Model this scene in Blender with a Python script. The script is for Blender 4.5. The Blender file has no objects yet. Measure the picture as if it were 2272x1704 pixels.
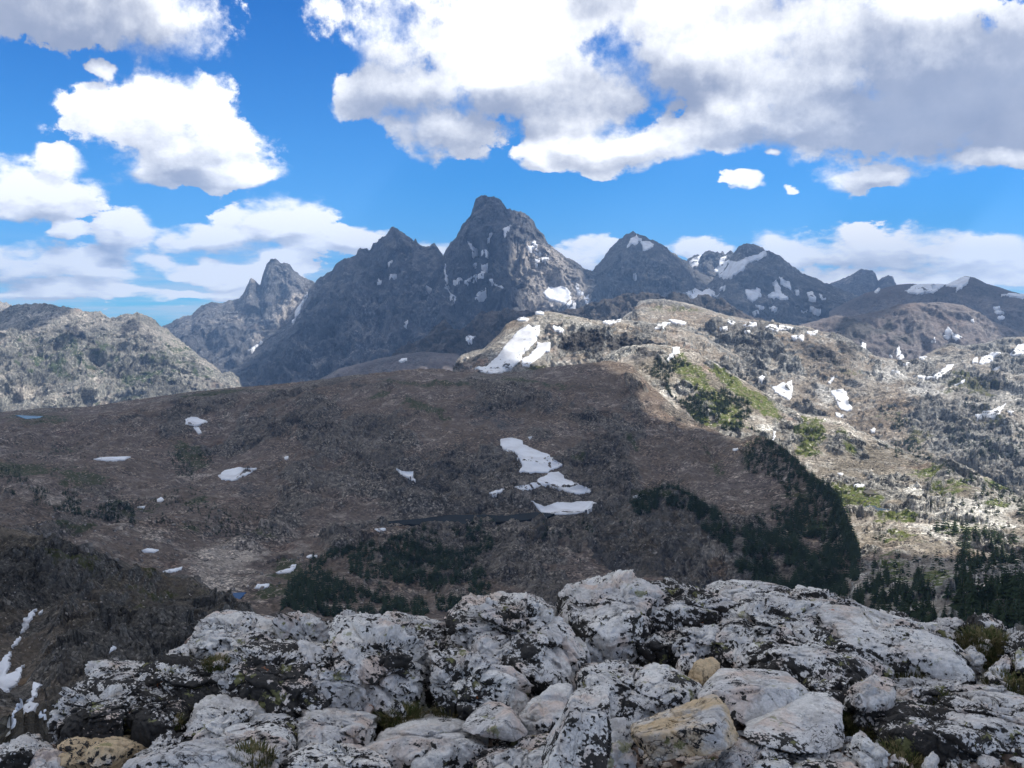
import bpy, bmesh, math, random
import numpy as np
from mathutils import Vector, Matrix
from mathutils.geometry import delaunay_2d_cdt

random.seed(7)
rng = np.random.default_rng(7)
scene = bpy.context.scene
COL = scene.collection

# ------------------------------------------------------------------ camera
F = 2300.0                       # focal length in pixels of a 2272 px wide frame
CX, CY, EYE = 1136.0, 852.0, 690.0
PITCH = math.atan((CY - EYE) / F)
cam_d = bpy.data.cameras.new('camera')
cam_d.sensor_fit = 'HORIZONTAL'
cam_d.sensor_width = 36.0
cam_d.lens = 36.0 * F / 2272.0
cam_d.clip_start = 0.05
cam_d.clip_end = 200000.0
cam = bpy.data.objects.new('camera', cam_d)
COL.objects.link(cam)
cam.location = (0, 0, 0)
cam.rotation_euler = (math.pi / 2 - PITCH, 0, 0)
scene.camera = cam
cp, sp = math.cos(PITCH), math.sin(PITCH)

def pdir(px, py):
    """world direction of a photo pixel, scaled so that y = 1 (works on arrays)"""
    x = (np.asarray(px, float) - CX) / F
    u = (CY - np.asarray(py, float)) / F
    dy = cp + u * sp
    dz = -sp + u * cp
    return x / dy, dz / dy

def at(px, py, D):
    x, z = pdir(px, py)
    return np.stack(np.broadcast_arrays(x * D, D * np.ones_like(x), z * D), -1)

# ------------------------------------------------------------------ light
SUN_EL, SUN_AZ = math.radians(52), math.radians(86)     # azimuth measured from +Y towards +X
SUN = np.array([math.sin(SUN_AZ) * math.cos(SUN_EL), math.cos(SUN_AZ) * math.cos(SUN_EL), math.sin(SUN_EL)])
sd = bpy.data.lights.new('sun', 'SUN')
sd.energy = 5.0
sd.angle = math.radians(0.5)
sd.color = (1.0, 0.95, 0.87)
sun = bpy.data.objects.new('sun', sd)
COL.objects.link(sun)
sun.rotation_euler = Vector(tuple(-SUN)).to_track_quat('-Z', 'Y').to_euler()

scene.view_settings.view_transform = 'Standard'
scene.view_settings.look = 'None'
scene.view_settings.exposure = 0.25
scene.view_settings.gamma = 1.0
scene.cycles.use_denoising = True
scene.cycles.max_bounces = 5
scene.cycles.diffuse_bounces = 2
scene.cycles.glossy_bounces = 2
scene.cycles.transmission_bounces = 2
scene.cycles.volume_bounces = 0
scene.cycles.sample_clamp_indirect = 4.0

class G:
    """small helper that writes node trees"""
    def __init__(s, nt):
        s.nt = nt
    def n(s, t, **kw):
        nd = s.nt.nodes.new(t)
        for k, v in kw.items():
            setattr(nd, k, v)
        return nd
    def put(s, sock, v):
        if isinstance(v, bpy.types.NodeSocket):
            s.nt.links.new(v, sock)
        elif v is not None:
            sock.default_value = v
    def m(s, op, a, b=None, c=None, clamp=False):
        nd = s.n('ShaderNodeMath', operation=op, use_clamp=clamp)
        for i, v in enumerate((a, b, c)):
            if v is not None:
                s.put(nd.inputs[i], v)
        return nd.outputs[0]
    def v(s, op, a, b=None, scale=None):
        nd = s.n('ShaderNodeVectorMath', operation=op)
        s.put(nd.inputs[0], a)
        if b is not None:
            s.put(nd.inputs[1], b)
        if scale is not None:
            s.put(nd.inputs['Scale'], scale)
        return nd.outputs['Value'] if op in ('LENGTH', 'DOT_PRODUCT', 'DISTANCE') else nd.outputs[0]
    def noise(s, vec, scale, detail=4, rough=0.55, lac=2.0, dist=0.0, out=0):
        nd = s.n('ShaderNodeTexNoise')
        s.put(nd.inputs['Vector'], vec)
        nd.inputs['Scale'].default_value = scale
        nd.inputs['Detail'].default_value = detail
        nd.inputs['Roughness'].default_value = rough
        nd.inputs['Lacunarity'].default_value = lac
        nd.inputs['Distortion'].default_value = dist
        return nd.outputs[out]
    def vor(s, vec, scale, feature='F1', out='Distance', rand=1.0, detail=0.0, smooth=None):
        nd = s.n('ShaderNodeTexVoronoi', feature=feature)
        s.put(nd.inputs['Vector'], vec)
        nd.inputs['Scale'].default_value = scale
        nd.inputs['Randomness'].default_value = rand
        if 'Detail' in nd.inputs:
            nd.inputs['Detail'].default_value = detail
        if smooth is not None and 'Smoothness' in nd.inputs:
            nd.inputs['Smoothness'].default_value = smooth
        return nd.outputs[out]
    def ramp(s, f, lo, hi, a=0.0, b=1.0, kind='SMOOTHSTEP'):
        nd = s.n('ShaderNodeMapRange', interpolation_type=kind, clamp=True) if kind != 'LINEAR' else s.n('ShaderNodeMapRange', clamp=True)
        s.put(nd.inputs['Value'], f)
        for k, v in zip(('From Min', 'From Max', 'To Min', 'To Max'), (lo, hi, a, b)):
            s.put(nd.inputs[k], v)
        return nd.outputs[0]
    def mix(s, f, a, b, mode='MIX'):
        nd = s.n('ShaderNodeMix', data_type='RGBA', blend_type=mode)
        s.put(nd.inputs[0], f)
        for k, v in ((6, a), (7, b)):
            if isinstance(v, (tuple, list)) and len(v) == 3:
                v = (*v, 1.0)
            s.put(nd.inputs[k], v)
        return nd.outputs[2]
    def scl(s, vec, sc):
        nd = s.n('ShaderNodeMapping')
        s.put(nd.inputs['Vector'], vec)
        nd.inputs['Scale'].default_value = sc
        return nd.outputs[0]

# ------------------------------------------------------------------ world: Nishita sky with cumulus clouds by direction
def build_world():
    w = bpy.data.worlds.new('World')
    scene.world = w
    w.use_nodes = True
    nt = w.node_tree
    nt.nodes.clear()
    g = G(nt)
    sky = g.n('ShaderNodeTexSky', sky_type='NISHITA')
    sky.sun_disc = False
    sky.sun_elevation = SUN_EL
    sky.sun_rotation = SUN_AZ
    sky.altitude = 3200
    sky.air_density = 1.0
    sky.dust_density = 0.6
    sky.ozone_density = 2.5
    tc = g.n('ShaderNodeTexCoord').outputs['Generated']
    sep = g.n('ShaderNodeSeparateXYZ')
    g.put(sep.inputs[0], tc)
    x, y, z = sep.outputs
    az = g.m('ARCTAN2', x, y)
    hor = g.m('SQRT', g.m('ADD', g.m('MULTIPLY', x, x), g.m('MULTIPLY', y, y)))
    el = g.m('ARCTAN2', z, hor)
    comb = g.n('ShaderNodeCombineXYZ')
    g.put(comb.inputs[0], az); g.put(comb.inputs[1], el)
    P = comb.outputs[0]
    def ae(px, py):
        dx, dz = pdir(px, py)
        return math.atan2(dx, 1.0), math.atan2(dz, math.hypot(dx, 1.0))
    # clouds get smaller and flatter towards the horizon
    # noise coordinates: flattened and finer low down
    elp = g.m('MAXIMUM', el, 0.0)
    fine = g.m('DIVIDE', 0.42, g.m('ADD', elp, 0.16))
    cN = g.n('ShaderNodeCombineXYZ')
    g.put(cN.inputs[0], az)
    # y coordinate integrates the scale: ln(el+.12)*.42 -> derivative .42/(el+.12)
    g.put(cN.inputs[1], g.m('MULTIPLY', g.m('LOGARITHM', g.m('ADD', elp, 0.075), math.e), 0.30))
    PN = cN.outputs[0]
    warp = g.noise(PN, 9.0, 3, 0.5, out=1)
    wv = g.v('SCALE', g.v('SUBTRACT', warp, (0.5, 0.5, 0.5)), scale=0.055)
    warp2 = g.noise(PN, 34.0, 3, 0.55, out=1)
    wv2 = g.v('SCALE', g.v('SUBTRACT', warp2, (0.5, 0.5, 0.5)), scale=0.018)
    PW = g.v('ADD', g.v('ADD', P, wv), wv2)
    def cover(Q):
        c = None
        for cx_, cy_, rx, ry in CLOUDS:
            a, e = ae(cx_, cy_)
            d = g.v('MULTIPLY', g.v('SUBTRACT', Q, (a, e, 0)), (F / rx, F / ry, 0))
            f = g.m('SUBTRACT', 1.0, g.v('LENGTH', d))
            c = f if c is None else g.m('SMOOTH_MAX', c, f, 0.3)
        return g.m('SUBTRACT', g.m('MINIMUM', c, 0.75), 0.12)
    # cloud cover over the rest of the sky
    away = g.m('MAXIMUM', g.ramp(g.m('ABSOLUTE', az), 0.52, 0.75), g.ramp(el, 0.36, 0.5))
    gen = g.m('ADD', g.m('MULTIPLY', g.m('SUBTRACT', g.noise(tc, 3.0, 3, 0.55), 0.5), 4.0), g.ramp(y, -0.5, 0.4, -0.15, 0.5))
    def density(Q, N):
        a = g.noise(N, 9.0, 9, 0.66)
        c = g.m('ADD', g.m('MULTIPLY', cover(Q), g.m('SUBTRACT', 1.0, away)), g.m('MULTIPLY', gen, away))
        b = g.noise(N, 42.0, 5, 0.6)
        c = g.m('ADD', c, g.m('MULTIPLY', g.m('SUBTRACT', b, 0.5), 0.55))
        return g.m('ADD', c, g.m('MULTIPLY', g.m('SUBTRACT', a, 0.465), 2.2))
    dens = density(PW, PN)
    dn1 = density(g.v('ADD', PW, (0.007, 0.014, 0.0)), g.v('ADD', PN, (0.007, 0.018, 0.0)))
    st = g.noise(g.scl(P, (5.0, 60.0, 1.0)), 1.6, 5, 0.6)
    band = g.m('MULTIPLY', g.ramp(el, 0.075, 0.02), g.ramp(st, 0.36, 0.62))
    soft = g.noise(P, 14.0, 2, 0.5)
    mask = g.ramp(dens, 0.0, g.m('ADD', 0.10, g.m('MULTIPLY', g.ramp(soft, 0.38, 0.66), 0.55)))
    tone = g.m('MULTIPLY', g.m('SUBTRACT', dens, dn1), 0.62)
    tone = g.m('ADD', g.m('MINIMUM', g.m('MAXIMUM', tone, -0.34), 0.4), 0.86)
    tone = g.m('ADD', tone, g.m('MULTIPLY', g.m('SUBTRACT', g.noise(P, 8.0, 4, 0.55), 0.46), 1.1))
    for cx_, cy_, rx, ry, s_ in DARKS:
        a, e = ae(cx_, cy_)
        d = g.v('MULTIPLY', g.v('SUBTRACT', PW, (a, e, 0)), (F / rx, F / ry, 0))
        f = g.ramp(g.v('LENGTH', d), 1.25, 0.35, 0.0, s_)
        tone = g.m('SUBTRACT', tone, f)
    tone = g.m('SMOOTH_MAX', g.m('MINIMUM', tone, 1.05), g.m('MULTIPLY', g.noise(PN, 12.0, 5, 0.6), 0.45), 0.25)
    ccol = g.mix(g.m('POWER', tone, 1.3), (0.20, 0.26, 0.42), (1.25, 1.26, 1.28))
    skyc = g.mix(1.0, sky.outputs[0], (SKY_K * 0.22, SKY_K * 1.08, SKY_K * 1.75), 'MULTIPLY')
    skyc = g.mix(g.ramp(el, 0.10, 0.34), skyc, g.mix(1.0, skyc, (0.45, 0.80, 0.98), 'MULTIPLY'))
    skyc = g.mix(away, skyc, g.mix(1.0, sky.outputs[0], (SKY_K * 0.75, SKY_K * 1.0, SKY_K * 1.25), 'MULTIPLY'))
    skyc = g.mix(g.m('MULTIPLY', band, 0.6), skyc, (0.80, 0.87, 0.97))
    lowk = g.ramp(el, 0.0, 0.10)
    ccol = g.mix(g.m('MULTIPLY', g.m('SUBTRACT', 1.0, lowk), 0.12), ccol, (0.62, 0.76, 0.95))
    out = g.mix(mask, skyc, ccol)
    bg = g.n('ShaderNodeBackground')
    g.put(bg.inputs[0], out)
    bg.inputs[1].default_value = 1.0
    o = g.n('ShaderNodeOutputWorld')
    nt.links.new(bg.outputs[0], o.inputs[0])
    w.cycles.sampling_method = 'MANUAL'
    w.cycles.sample_map_resolution = 1024

SKY_K = 0.085
CLOUDS = [(110, 5, 360, 115), (330, 55, 150, 65), (215, 160, 35, 25),
          (330, 255, 235, 85), (430, 330, 200, 85), (180, 240, 80, 60), (490, 385, 150, 35), (330, 385, 100, 35),
          (70, 415, 150, 70), (130, 350, 55, 42), (150, 505, 55, 28),
          (1090, 60, 400, 150), (880, 200, 190, 75), (980, 290, 170, 60), (1250, 190, 300, 120),
          (1400, 310, 270, 62), (1200, 345, 70, 35), (1620, 270, 230, 80), (1750, 120, 500, 190), (2100, 200, 360, 210),
          (1500, 20, 400, 110), (1930, 390, 130, 45), (2200, 350, 200, 45), 
          (1640, 407, 58, 24), (1716, 340, 22, 14), (1735, 422, 24, 12),
          (50, 585, 190, 52), (230, 600, 80, 50), (285, 515, 70, 55), (620, 510, 150, 70), (480, 530, 130, 45), (800, 545, 120, 40),
          (350, 655, 330, 26), (560, 600, 200, 40), (430, 590, 90, 34), (120, 640, 120, 26), (530, 640, 140, 22), (690, 560, 90, 30),
          (960, 565, 80, 35), (1290, 575, 110, 52), (1565, 560, 80, 42), (1960, 560, 250, 65), (2200, 570, 170, 60), (1760, 570, 80, 45), (2000, 630, 330, 40)]
DARKS = [(150, 60, 360, 105, 0.6), (400, 10, 60, 60, -0.3), (190, 150, 90, 50, 0.2), (1000, 285, 200, 75, 0.45), (860, 190, 150, 80, 0.38), (1400, 190, 260, 70, 0.42),
         (1150, 250, 160, 60, 0.35), (2000, 140, 330, 100, 0.5), (2080, 275, 420, 95, 0.66), (2260, 180, 170, 200, 0.42), (1620, 235, 230, 60, 0.26), (1340, 345, 130, 25, 0.2),
         (1950, 395, 90, 35, 0.42), (370, 392, 150, 22, 0.42), (500, 350, 90, 20, 0.2), (60, 475, 120, 22, 0.35), (1330, 10, 120, 40, 0.3), (1800, 20, 200, 50, 0.2),
         (1650, 310, 150, 25, 0.3), (50, 635, 150, 18, 0.3), (600, 560, 200, 18, 0.25), (270, 565, 60, 25, 0.3), (2000, 590, 200, 20, 0.18), (1100, 90, 150, 110, -0.35)]
build_world()

# ------------------------------------------------------------------ numpy noise
_perm = np.random.default_rng(3).permutation(4096)
_grad = np.random.default_rng(4).normal(size=(4096, 3))
_grad /= np.linalg.norm(_grad, axis=1)[:, None]
_grad = _grad.astype(np.float32)

def pn(x, y, z):
    xi = np.floor(x).astype(np.int64); yi = np.floor(y).astype(np.int64); zi = np.floor(z).astype(np.int64)
    fx = (x - xi).astype(np.float32); fy = (y - yi).astype(np.float32); fz = (z - zi).astype(np.float32)
    u = fx * fx * fx * (fx * (fx * 6 - 15) + 10); v = fy * fy * fy * (fy * (fy * 6 - 15) + 10); w = fz * fz * fz * (fz * (fz * 6 - 15) + 10)
    def c(i, j, k):
        h = _perm[(_perm[(_perm[(xi + i) & 4095] + yi + j) & 4095] + zi + k) & 4095]
        gr = _grad[h]
        return gr[..., 0] * (fx - i) + gr[..., 1] * (fy - j) + gr[..., 2] * (fz - k)
    def l(a, b, t):
        return a + (b - a) * t
    return l(l(l(c(0, 0, 0), c(1, 0, 0), u), l(c(0, 1, 0), c(1, 1, 0), u), v),
             l(l(c(0, 0, 1), c(1, 0, 1), u), l(c(0, 1, 1), c(1, 1, 1), u), v), w) * 1.5

def fbm(p, sc, octv=5, gain=0.5, seed=0.0, ridged=False):
    x, y, z = p[..., 0] * sc + seed * 17.3, p[..., 1] * sc + seed * 5.1, p[..., 2] * sc - seed * 9.7
    s = 0.0; a = 1.0; t = 0.0
    for i in range(octv):
        n = pn(x, y, z)
        if ridged:
            n = 1.0 - 2.0 * np.abs(n) * 1.6
            n = np.clip(n, -1, 1)
        s = s + a * n; t += a
        a *= gain
        x = x * 2.03 + 11.1; y = y * 2.03 - 3.7; z = z * 2.03 + 5.9
    return s / t

_ro = np.random.default_rng(5).uniform(-0.5, 0.5, size=(4096, 3)).astype(np.float32)
_rt = np.random.default_rng(6).normal(size=(4096, 3)).astype(np.float32) * 0.45
_rh = np.random.default_rng(8).uniform(-0.5, 0.5, size=4096).astype(np.float32)

def facets(P, size, seed=0, gap=False):
    """broken rock: space is split into irregular blocks, each stepped and tilted against its neighbours"""
    X = P / size + seed * 3.71
    B_ = np.floor(X - 0.5).astype(np.int64)
    sec = np.full(X.shape[:-1], 1e9, np.float32); best = sec.copy(); out = np.zeros(X.shape[:-1], np.float32)
    for i in (0, 1):
        for j in (0, 1):
            for k in (0, 1):
                C_ = B_ + np.array([i, j, k])
                h = _perm[(_perm[(_perm[C_[..., 0] & 4095] + C_[..., 1]) & 4095] + C_[..., 2]) & 4095]
                df = (X - (C_ + 0.5 + 0.8 * _ro[h])).astype(np.float32)
                d2 = np.sum(df * df, -1)
                v = _rh[h] + np.sum(df * _rt[h], -1)
                m = d2 < best
                sec = np.where(m, best, np.minimum(sec, d2))
                best = np.where(m, d2, best); out = np.where(m, v, out)
    if gap: return out, np.sqrt(sec) - np.sqrt(best)
    return out

# ------------------------------------------------------------------ object helpers
def tag(o, label=None, cat=None, group=None, kind=None):
    if label: o['label'] = label
    if cat: o['category'] = cat
    if group: o['group'] = group
    if kind: o['kind'] = kind
    return o

def mesh_np(name, verts, faces, mat, smooth=True, parent=None, attrs=None):
    me = bpy.data.meshes.new(name)
    verts = np.asarray(verts, np.float32).reshape(-1, 3)
    if isinstance(faces, np.ndarray):
        k = faces.shape[1]
        me.vertices.add(len(verts)); me.vertices.foreach_set('co', verts.ravel())
        me.loops.add(faces.size); me.loops.foreach_set('vertex_index', faces.astype(np.int32).ravel())
        me.polygons.add(len(faces)); me.polygons.foreach_set('loop_start', np.arange(0, faces.size, k, dtype=np.int32))
        me.polygons.foreach_set('loop_total', np.full(len(faces), k, np.int32))
        me.update(calc_edges=True)
        me.validate()
    else:
        me.from_pydata(verts.tolist(), [], faces)
    me.polygons.foreach_set('use_smooth', np.full(len(me.polygons), smooth, bool))
    for k_, arr in (attrs or {}).items():
        at_ = me.attributes.new(k_, 'FLOAT', 'POINT')
        at_.data.foreach_set('value', np.asarray(arr, np.float32).ravel())
    if mat: me.materials.append(mat)
    o = bpy.data.objects.new(name, me)
    COL.objects.link(o)
    if parent: o.parent = parent
    return o

def rowfun(row):
    a = np.array(row, float)
    return lambda px: (np.interp(px, a[:, 0], a[:, 1]), 1.0 / np.interp(px, a[:, 0], 1.0 / a[:, 2]))

def smooth_v(P, it, keep):
    """soften the folds between rows; keep (bool per row) stays put"""
    w = np.where(keep, 0.0, 1.0)[:, None, None]
    for _ in range(it):
        Q = P.copy()
        Q[1:-1] = 0.25 * P[:-2] + 0.5 * P[1:-1] + 0.25 * P[2:]
        P = P + (Q - P) * w
    return P

def normals(P):
    du = np.gradient(P, axis=1); dv = np.gradient(P, axis=0)
    n = np.cross(du, dv)
    n /= np.linalg.norm(n, axis=-1, keepdims=True) + 1e-9
    return n

def project(P):
    x, y, z = P[..., 0], P[..., 1], P[..., 2]
    f = y * cp - z * sp
    u = y * sp + z * cp
    return CX + F * x / f, CY - F * u / f

def loft(name, px0, px1, step, rows, mat, disp, back=(0.25, 0.9), smooth=10, label=None, edge=30.0, edge_w=50.0, nrm_share=0.6, attrs=None, vstep=None, crest_w=30.0, backn=14, group=None, calm=()):
    """rows: near to far polylines (px, py, distance); the last one is the skyline. Behind it the ground falls away again."""
    px = np.arange(px0, px1 + step, step, dtype=float)
    R = [rowfun(r)(px) for r in rows]
    vs = vstep or step
    lines = []
    marks = []
    for i in range(len(R) - 1):
        (pa, da), (pb, db) = R[i], R[i + 1]
        n = int(np.clip(np.max(np.abs(pa - pb)) / vs, 3, 420))
        for k in range(n):
            t = k / n
            py = pa + (pb - pa) * t
            D = 1.0 / (1.0 / da + (1.0 / db - 1.0 / da) * t)
            lines.append(at(px, py, D))
    P = np.array(lines + [at(px, R[-1][0], R[-1][1])])
    nf = P.shape[0]
    crest = P[-1]
    keep = np.zeros(nf, bool); keep[-1] = True; keep[0] = True
    P = smooth_v(P, smooth, keep)
    Dc = crest[:, 1:2]
    L = back[0] * np.mean(Dc)
    bk = []
    for k in range(1, backn + 1):
        t = (k / backn) ** 1.6
        bk.append(crest + np.concatenate([crest[:, 0:1] / Dc * L * t, np.full_like(Dc, L * t), np.full_like(Dc, -back[1] * L * (t - 0.25 * t * t))], 1))
    P = np.concatenate([P, np.array(bk)], 0)
    N = normals(P)
    s = np.sign(np.sum(N * np.array([0, -0.6, 0.8]), -1, keepdims=True)); s[s == 0] = 1
    N = N * s
    ppx, ppy = project(P)
    crow = ppy[nf - 1][None, :]
    w = np.clip(np.abs(ppy - crow) / crest_w, 0, 1)
    w[nf - 1:] = np.clip(np.arange(len(w) - nf + 1)[:, None] / 5.0, 0, 1)
    d, rockm = disp(P, ppx, ppy, w)
    if calm: d = d * (1 - np.clip(blob(ppx, ppy, calm), 0, 0.97))
    ray = -P / np.linalg.norm(P, axis=-1, keepdims=True)      # near the skyline relief pushes outwards, not upwards, so the crest keeps its outline
    wn = (w * nrm_share)[..., None]
    P2 = P + (N * wn + ray * (1 - wn)) * (d * (0.35 + 0.65 * w))[..., None]
    if edge: P2 = P2 + np.array([0, 0, 1.0]) * (edge * fbm(P, 1 / edge_w, 5, 0.6, 3.3))[..., None]
    A = attrs(P, ppx, ppy) if attrs else {}
    A['rock'] = rockm * np.ones_like(ppx)
    nr, nc = P2.shape[:2]
    idx = np.arange(nr * nc).reshape(nr, nc)
    q = np.stack([idx[:-1, :-1], idx[:-1, 1:], idx[1:, 1:], idx[1:, :-1]], -1).reshape(-1, 4)
    o = mesh_np(name, P2.reshape(-1, 3), q, mat, True, attrs=A)
    tag(o, label, kind='structure', group=group)
    return o

def blob(px, py, items):
    """soft patches: (cx, cy, rx, ry, strength[, tilt degrees]) in photo pixels at the place where the ground lies"""
    v = np.zeros_like(px)
    for it in items:
        cx_, cy_, rx, ry, s_ = it[:5]
        t = math.radians(it[5] if len(it) > 5 else 0)
        dx, dy = px - cx_, py - cy_
        a = dx * math.cos(t) + dy * math.sin(t); b = -dx * math.sin(t) + dy * math.cos(t)
        v = np.maximum(v, s_ * np.clip(1.35 - np.sqrt((a / rx) ** 2 + (b / ry) ** 2), 0, 1))
    return v
# ------------------------------------------------------------------ ground materials
def finish(g, color, rough=0.9, bump=None, bdist=1.0, bstr=0.6, spec=0.2):
    b = g.n('ShaderNodeBsdfPrincipled')
    g.put(b.inputs['Base Color'], (*color, 1.0) if isinstance(color, tuple) else color)
    g.put(b.inputs['Roughness'], rough)
    b.inputs['Specular IOR Level'].default_value = spec
    if bump is not None:
        bn = g.n('ShaderNodeBump')
        bn.inputs['Strength'].default_value = bstr
        bn.inputs['Distance'].default_value = bdist
        g.put(bn.inputs['Height'], bump)
        g.put(b.inputs['Normal'], bn.outputs[0])
    o = g.n('ShaderNodeOutputMaterial')
    g.nt.links.new(b.outputs[0], o.inputs[0])
    return b

def new_mat(name):
    m = bpy.data.materials.new(name)
    m.use_nodes = True
    m.node_tree.nodes.clear()
    return m, G(m.node_tree)

def attr(g, name):
    return g.n('ShaderNodeAttribute', attribute_name=name).outputs['Fac']

def terrain_mat(name, c1, c2, cliff, pale=(0.5, 0.46, 0.40), grass=(0.075, 0.105, 0.030), grass2=(0.14, 0.13, 0.05), fp=2.0, speck=0.5,
                steep=(0.80, 0.55), bs=0.7, aniso=(1, 1, 1), dark=(0.09, 0.085, 0.08), rust=(0.30, 0.16, 0.10), specfp=1.7):
    m, g = new_mat(name)
    tc = g.n('ShaderNodeTexCoord').outputs['Object']
    av = g.scl(tc, aniso)
    big = g.noise(av, 1 / (fp * 110), 5, 0.6)
    mid = g.noise(av, 1 / (fp * 16), 7, 0.66)
    fin = g.noise(tc, 1 / (fp * 3.2), 5, 0.7)
    cell = g.n('ShaderNodeTexVoronoi'); g.put(cell.inputs['Vector'], tc); cell.inputs['Scale'].default_value = 1 / (fp * specfp)
    cs = g.n('ShaderNodeSeparateColor'); g.put(cs.inputs[0], cell.outputs['Color'])
    rnd = cs.outputs[0]
    base = g.mix(g.ramp(big, 0.36, 0.64), c1, c2)
    base = g.mix(g.ramp(mid, 0.48, 0.68, 0, 0.7), base, pale)
    base = g.mix(g.ramp(g.noise(tc, 1 / (fp * 60), 4, 0.6), 0.58, 0.72, 0, 0.5), base, rust)
    geo = g.n('ShaderNodeNewGeometry')
    sx = g.n('ShaderNodeSeparateXYZ'); g.put(sx.inputs[0], geo.outputs['Normal'])
    nz = g.m('ADD', sx.outputs[2], g.m('MULTIPLY', g.m('SUBTRACT', mid, 0.5), 0.35))
    st = g.ramp(nz, steep[0], steep[1])
    cl = g.mix(g.ramp(fin, 0.35, 0.65), cliff, tuple(min(1, v * 1.5) for v in cliff))
    base = g.mix(st, base, cl)
    rk = g.ramp(g.m('ADD', attr(g, 'rock'), g.m('MULTIPLY', g.m('SUBTRACT', mid, 0.5), 0.8)), 0.4, 0.75)
    base = g.mix(g.m('MULTIPLY', rk, 0.75), base, cl)
    crk = g.noise(g.scl(tc, (1.0, 1.0, 0.45)), 1 / (fp * 11), 5, 0.62, dist=0.6)
    crk = g.ramp(g.m('ABSOLUTE', g.m('SUBTRACT', crk, 0.5)), 0.0, 0.035, 0.35, 1.0)
    crk = g.m('ADD', g.m('MULTIPLY', crk, g.ramp(rk, 0.0, 1.0, 0.35, 1.0)), g.m('SUBTRACT', 1.0, g.ramp(rk, 0.0, 1.0, 0.35, 1.0)))
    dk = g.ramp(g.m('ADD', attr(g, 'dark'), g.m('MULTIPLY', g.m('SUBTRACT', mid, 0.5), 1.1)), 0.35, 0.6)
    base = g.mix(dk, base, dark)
    pl = g.ramp(g.m('ADD', attr(g, 'pale'), g.m('MULTIPLY', g.m('SUBTRACT', mid, 0.5), 1.0)), 0.35, 0.65)
    base = g.mix(pl, base, pale)
    # stones: bright flecks and dark gaps
    sm = g.ramp(g.noise(av, 1 / (fp * 38), 5, 0.65), 0.40, 0.60, 0.25, 1.25)
    f = g.m('ADD', 1.0, g.m('MULTIPLY', g.m('MULTIPLY', g.m('SUBTRACT', g.m('POWER', rnd, 2.5), 0.28), speck * 1.9), sm))
    f = g.m('MULTIPLY', g.m('MULTIPLY', f, crk), g.ramp(fin, 0.28, 0.72, 0.60, 1.38, 'LINEAR'))
    f = g.m('MULTIPLY', f, g.ramp(big, 0.33, 0.67, 0.60, 1.32, 'LINEAR'))
    rg = g.n('ShaderNodeCombineColor')
    for i in range(3): g.put(rg.inputs[i], f)
    base = g.mix(1.0, base, rg.outputs[0], 'MULTIPLY')
    gr = g.m('ADD', attr(g, 'grass'), g.m('MULTIPLY', g.m('SUBTRACT', mid, 0.5), 1.5))
    gr = g.m('MULTIPLY', g.ramp(gr, 0.42, 0.58), g.ramp(rnd, 0.95, 0.75, 0.25, 1.0))
    gcol = g.mix(g.ramp(fin, 0.3, 0.7), grass, grass2)
    base = g.mix(gr, base, gcol)
    h = g.m('ADD', g.m('MULTIPLY', mid, 4.0), g.m('ADD', fin, g.m('MULTIPLY', rnd, 0.35)))
    finish(g, base, 0.92, h, fp * 2.2, bs)
    return m

M_PEAK = terrain_mat('peak_rock', (0.15, 0.15, 0.155), (0.18, 0.17, 0.165), (0.12, 0.12, 0.125), pale=(0.44, 0.40, 0.36), fp=9, speck=0.5, rust=(0.15, 0.115, 0.10), aniso=(1.3, 1, 0.5), steep=(0.7, 0.4), bs=1.0)
M_LEFT = terrain_mat('left_mountain_rock', (0.27, 0.26, 0.225), (0.34, 0.31, 0.27), (0.21, 0.205, 0.18), pale=(0.56, 0.51, 0.44), grass=(0.07, 0.10, 0.045), grass2=(0.10, 0.12, 0.05), fp=5, speck=0.5, steep=(0.7, 0.45), bs=1.0)
M_DARK = terrain_mat('dark_ridge_rock', (0.10, 0.085, 0.075), (0.125, 0.105, 0.09), (0.07, 0.065, 0.06), pale=(0.17, 0.15, 0.13), fp=5, speck=0.35, rust=(0.15, 0.09, 0.07))
M_BROWN = terrain_mat('brown_slope_rock', (0.15, 0.125, 0.12), (0.18, 0.155, 0.145), (0.11, 0.10, 0.10), pale=(0.22, 0.20, 0.18), fp=6, speck=0.25, rust=(0.19, 0.14, 0.12), bs=0.5)
M_MESA = terrain_mat('mesa_rock', (0.36, 0.29, 0.22), (0.31, 0.295, 0.265), (0.21, 0.21, 0.20), pale=(0.62, 0.60, 0.56), grass=(0.10, 0.12, 0.05), grass2=(0.20, 0.18, 0.09), fp=3.6, speck=0.5, steep=(0.78, 0.5), bs=0.9)
M_VALLEY = terrain_mat('valley_rock', (0.33, 0.285, 0.22), (0.37, 0.33, 0.285), (0.29, 0.285, 0.26), pale=(0.76, 0.73, 0.66), grass=(0.085, 0.135, 0.025), grass2=(0.19, 0.19, 0.06), fp=2.4, speck=0.6, steep=(0.7, 0.45), bs=0.9)
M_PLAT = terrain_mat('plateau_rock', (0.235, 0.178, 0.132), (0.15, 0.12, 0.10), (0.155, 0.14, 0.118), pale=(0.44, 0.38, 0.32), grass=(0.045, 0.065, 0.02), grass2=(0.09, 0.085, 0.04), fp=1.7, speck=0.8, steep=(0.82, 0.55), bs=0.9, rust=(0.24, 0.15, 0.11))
M_CLIFF = terrain_mat('dark_cliff_rock', (0.15, 0.125, 0.095), (0.115, 0.10, 0.08), (0.135, 0.125, 0.11), pale=(0.36, 0.32, 0.27), grass=(0.035, 0.055, 0.02), grass2=(0.07, 0.07, 0.035), fp=1.5, speck=0.6, steep=(0.8, 0.5), bs=0.9, aniso=(1, 1, 0.5), rust=(0.20, 0.13, 0.08))
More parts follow.
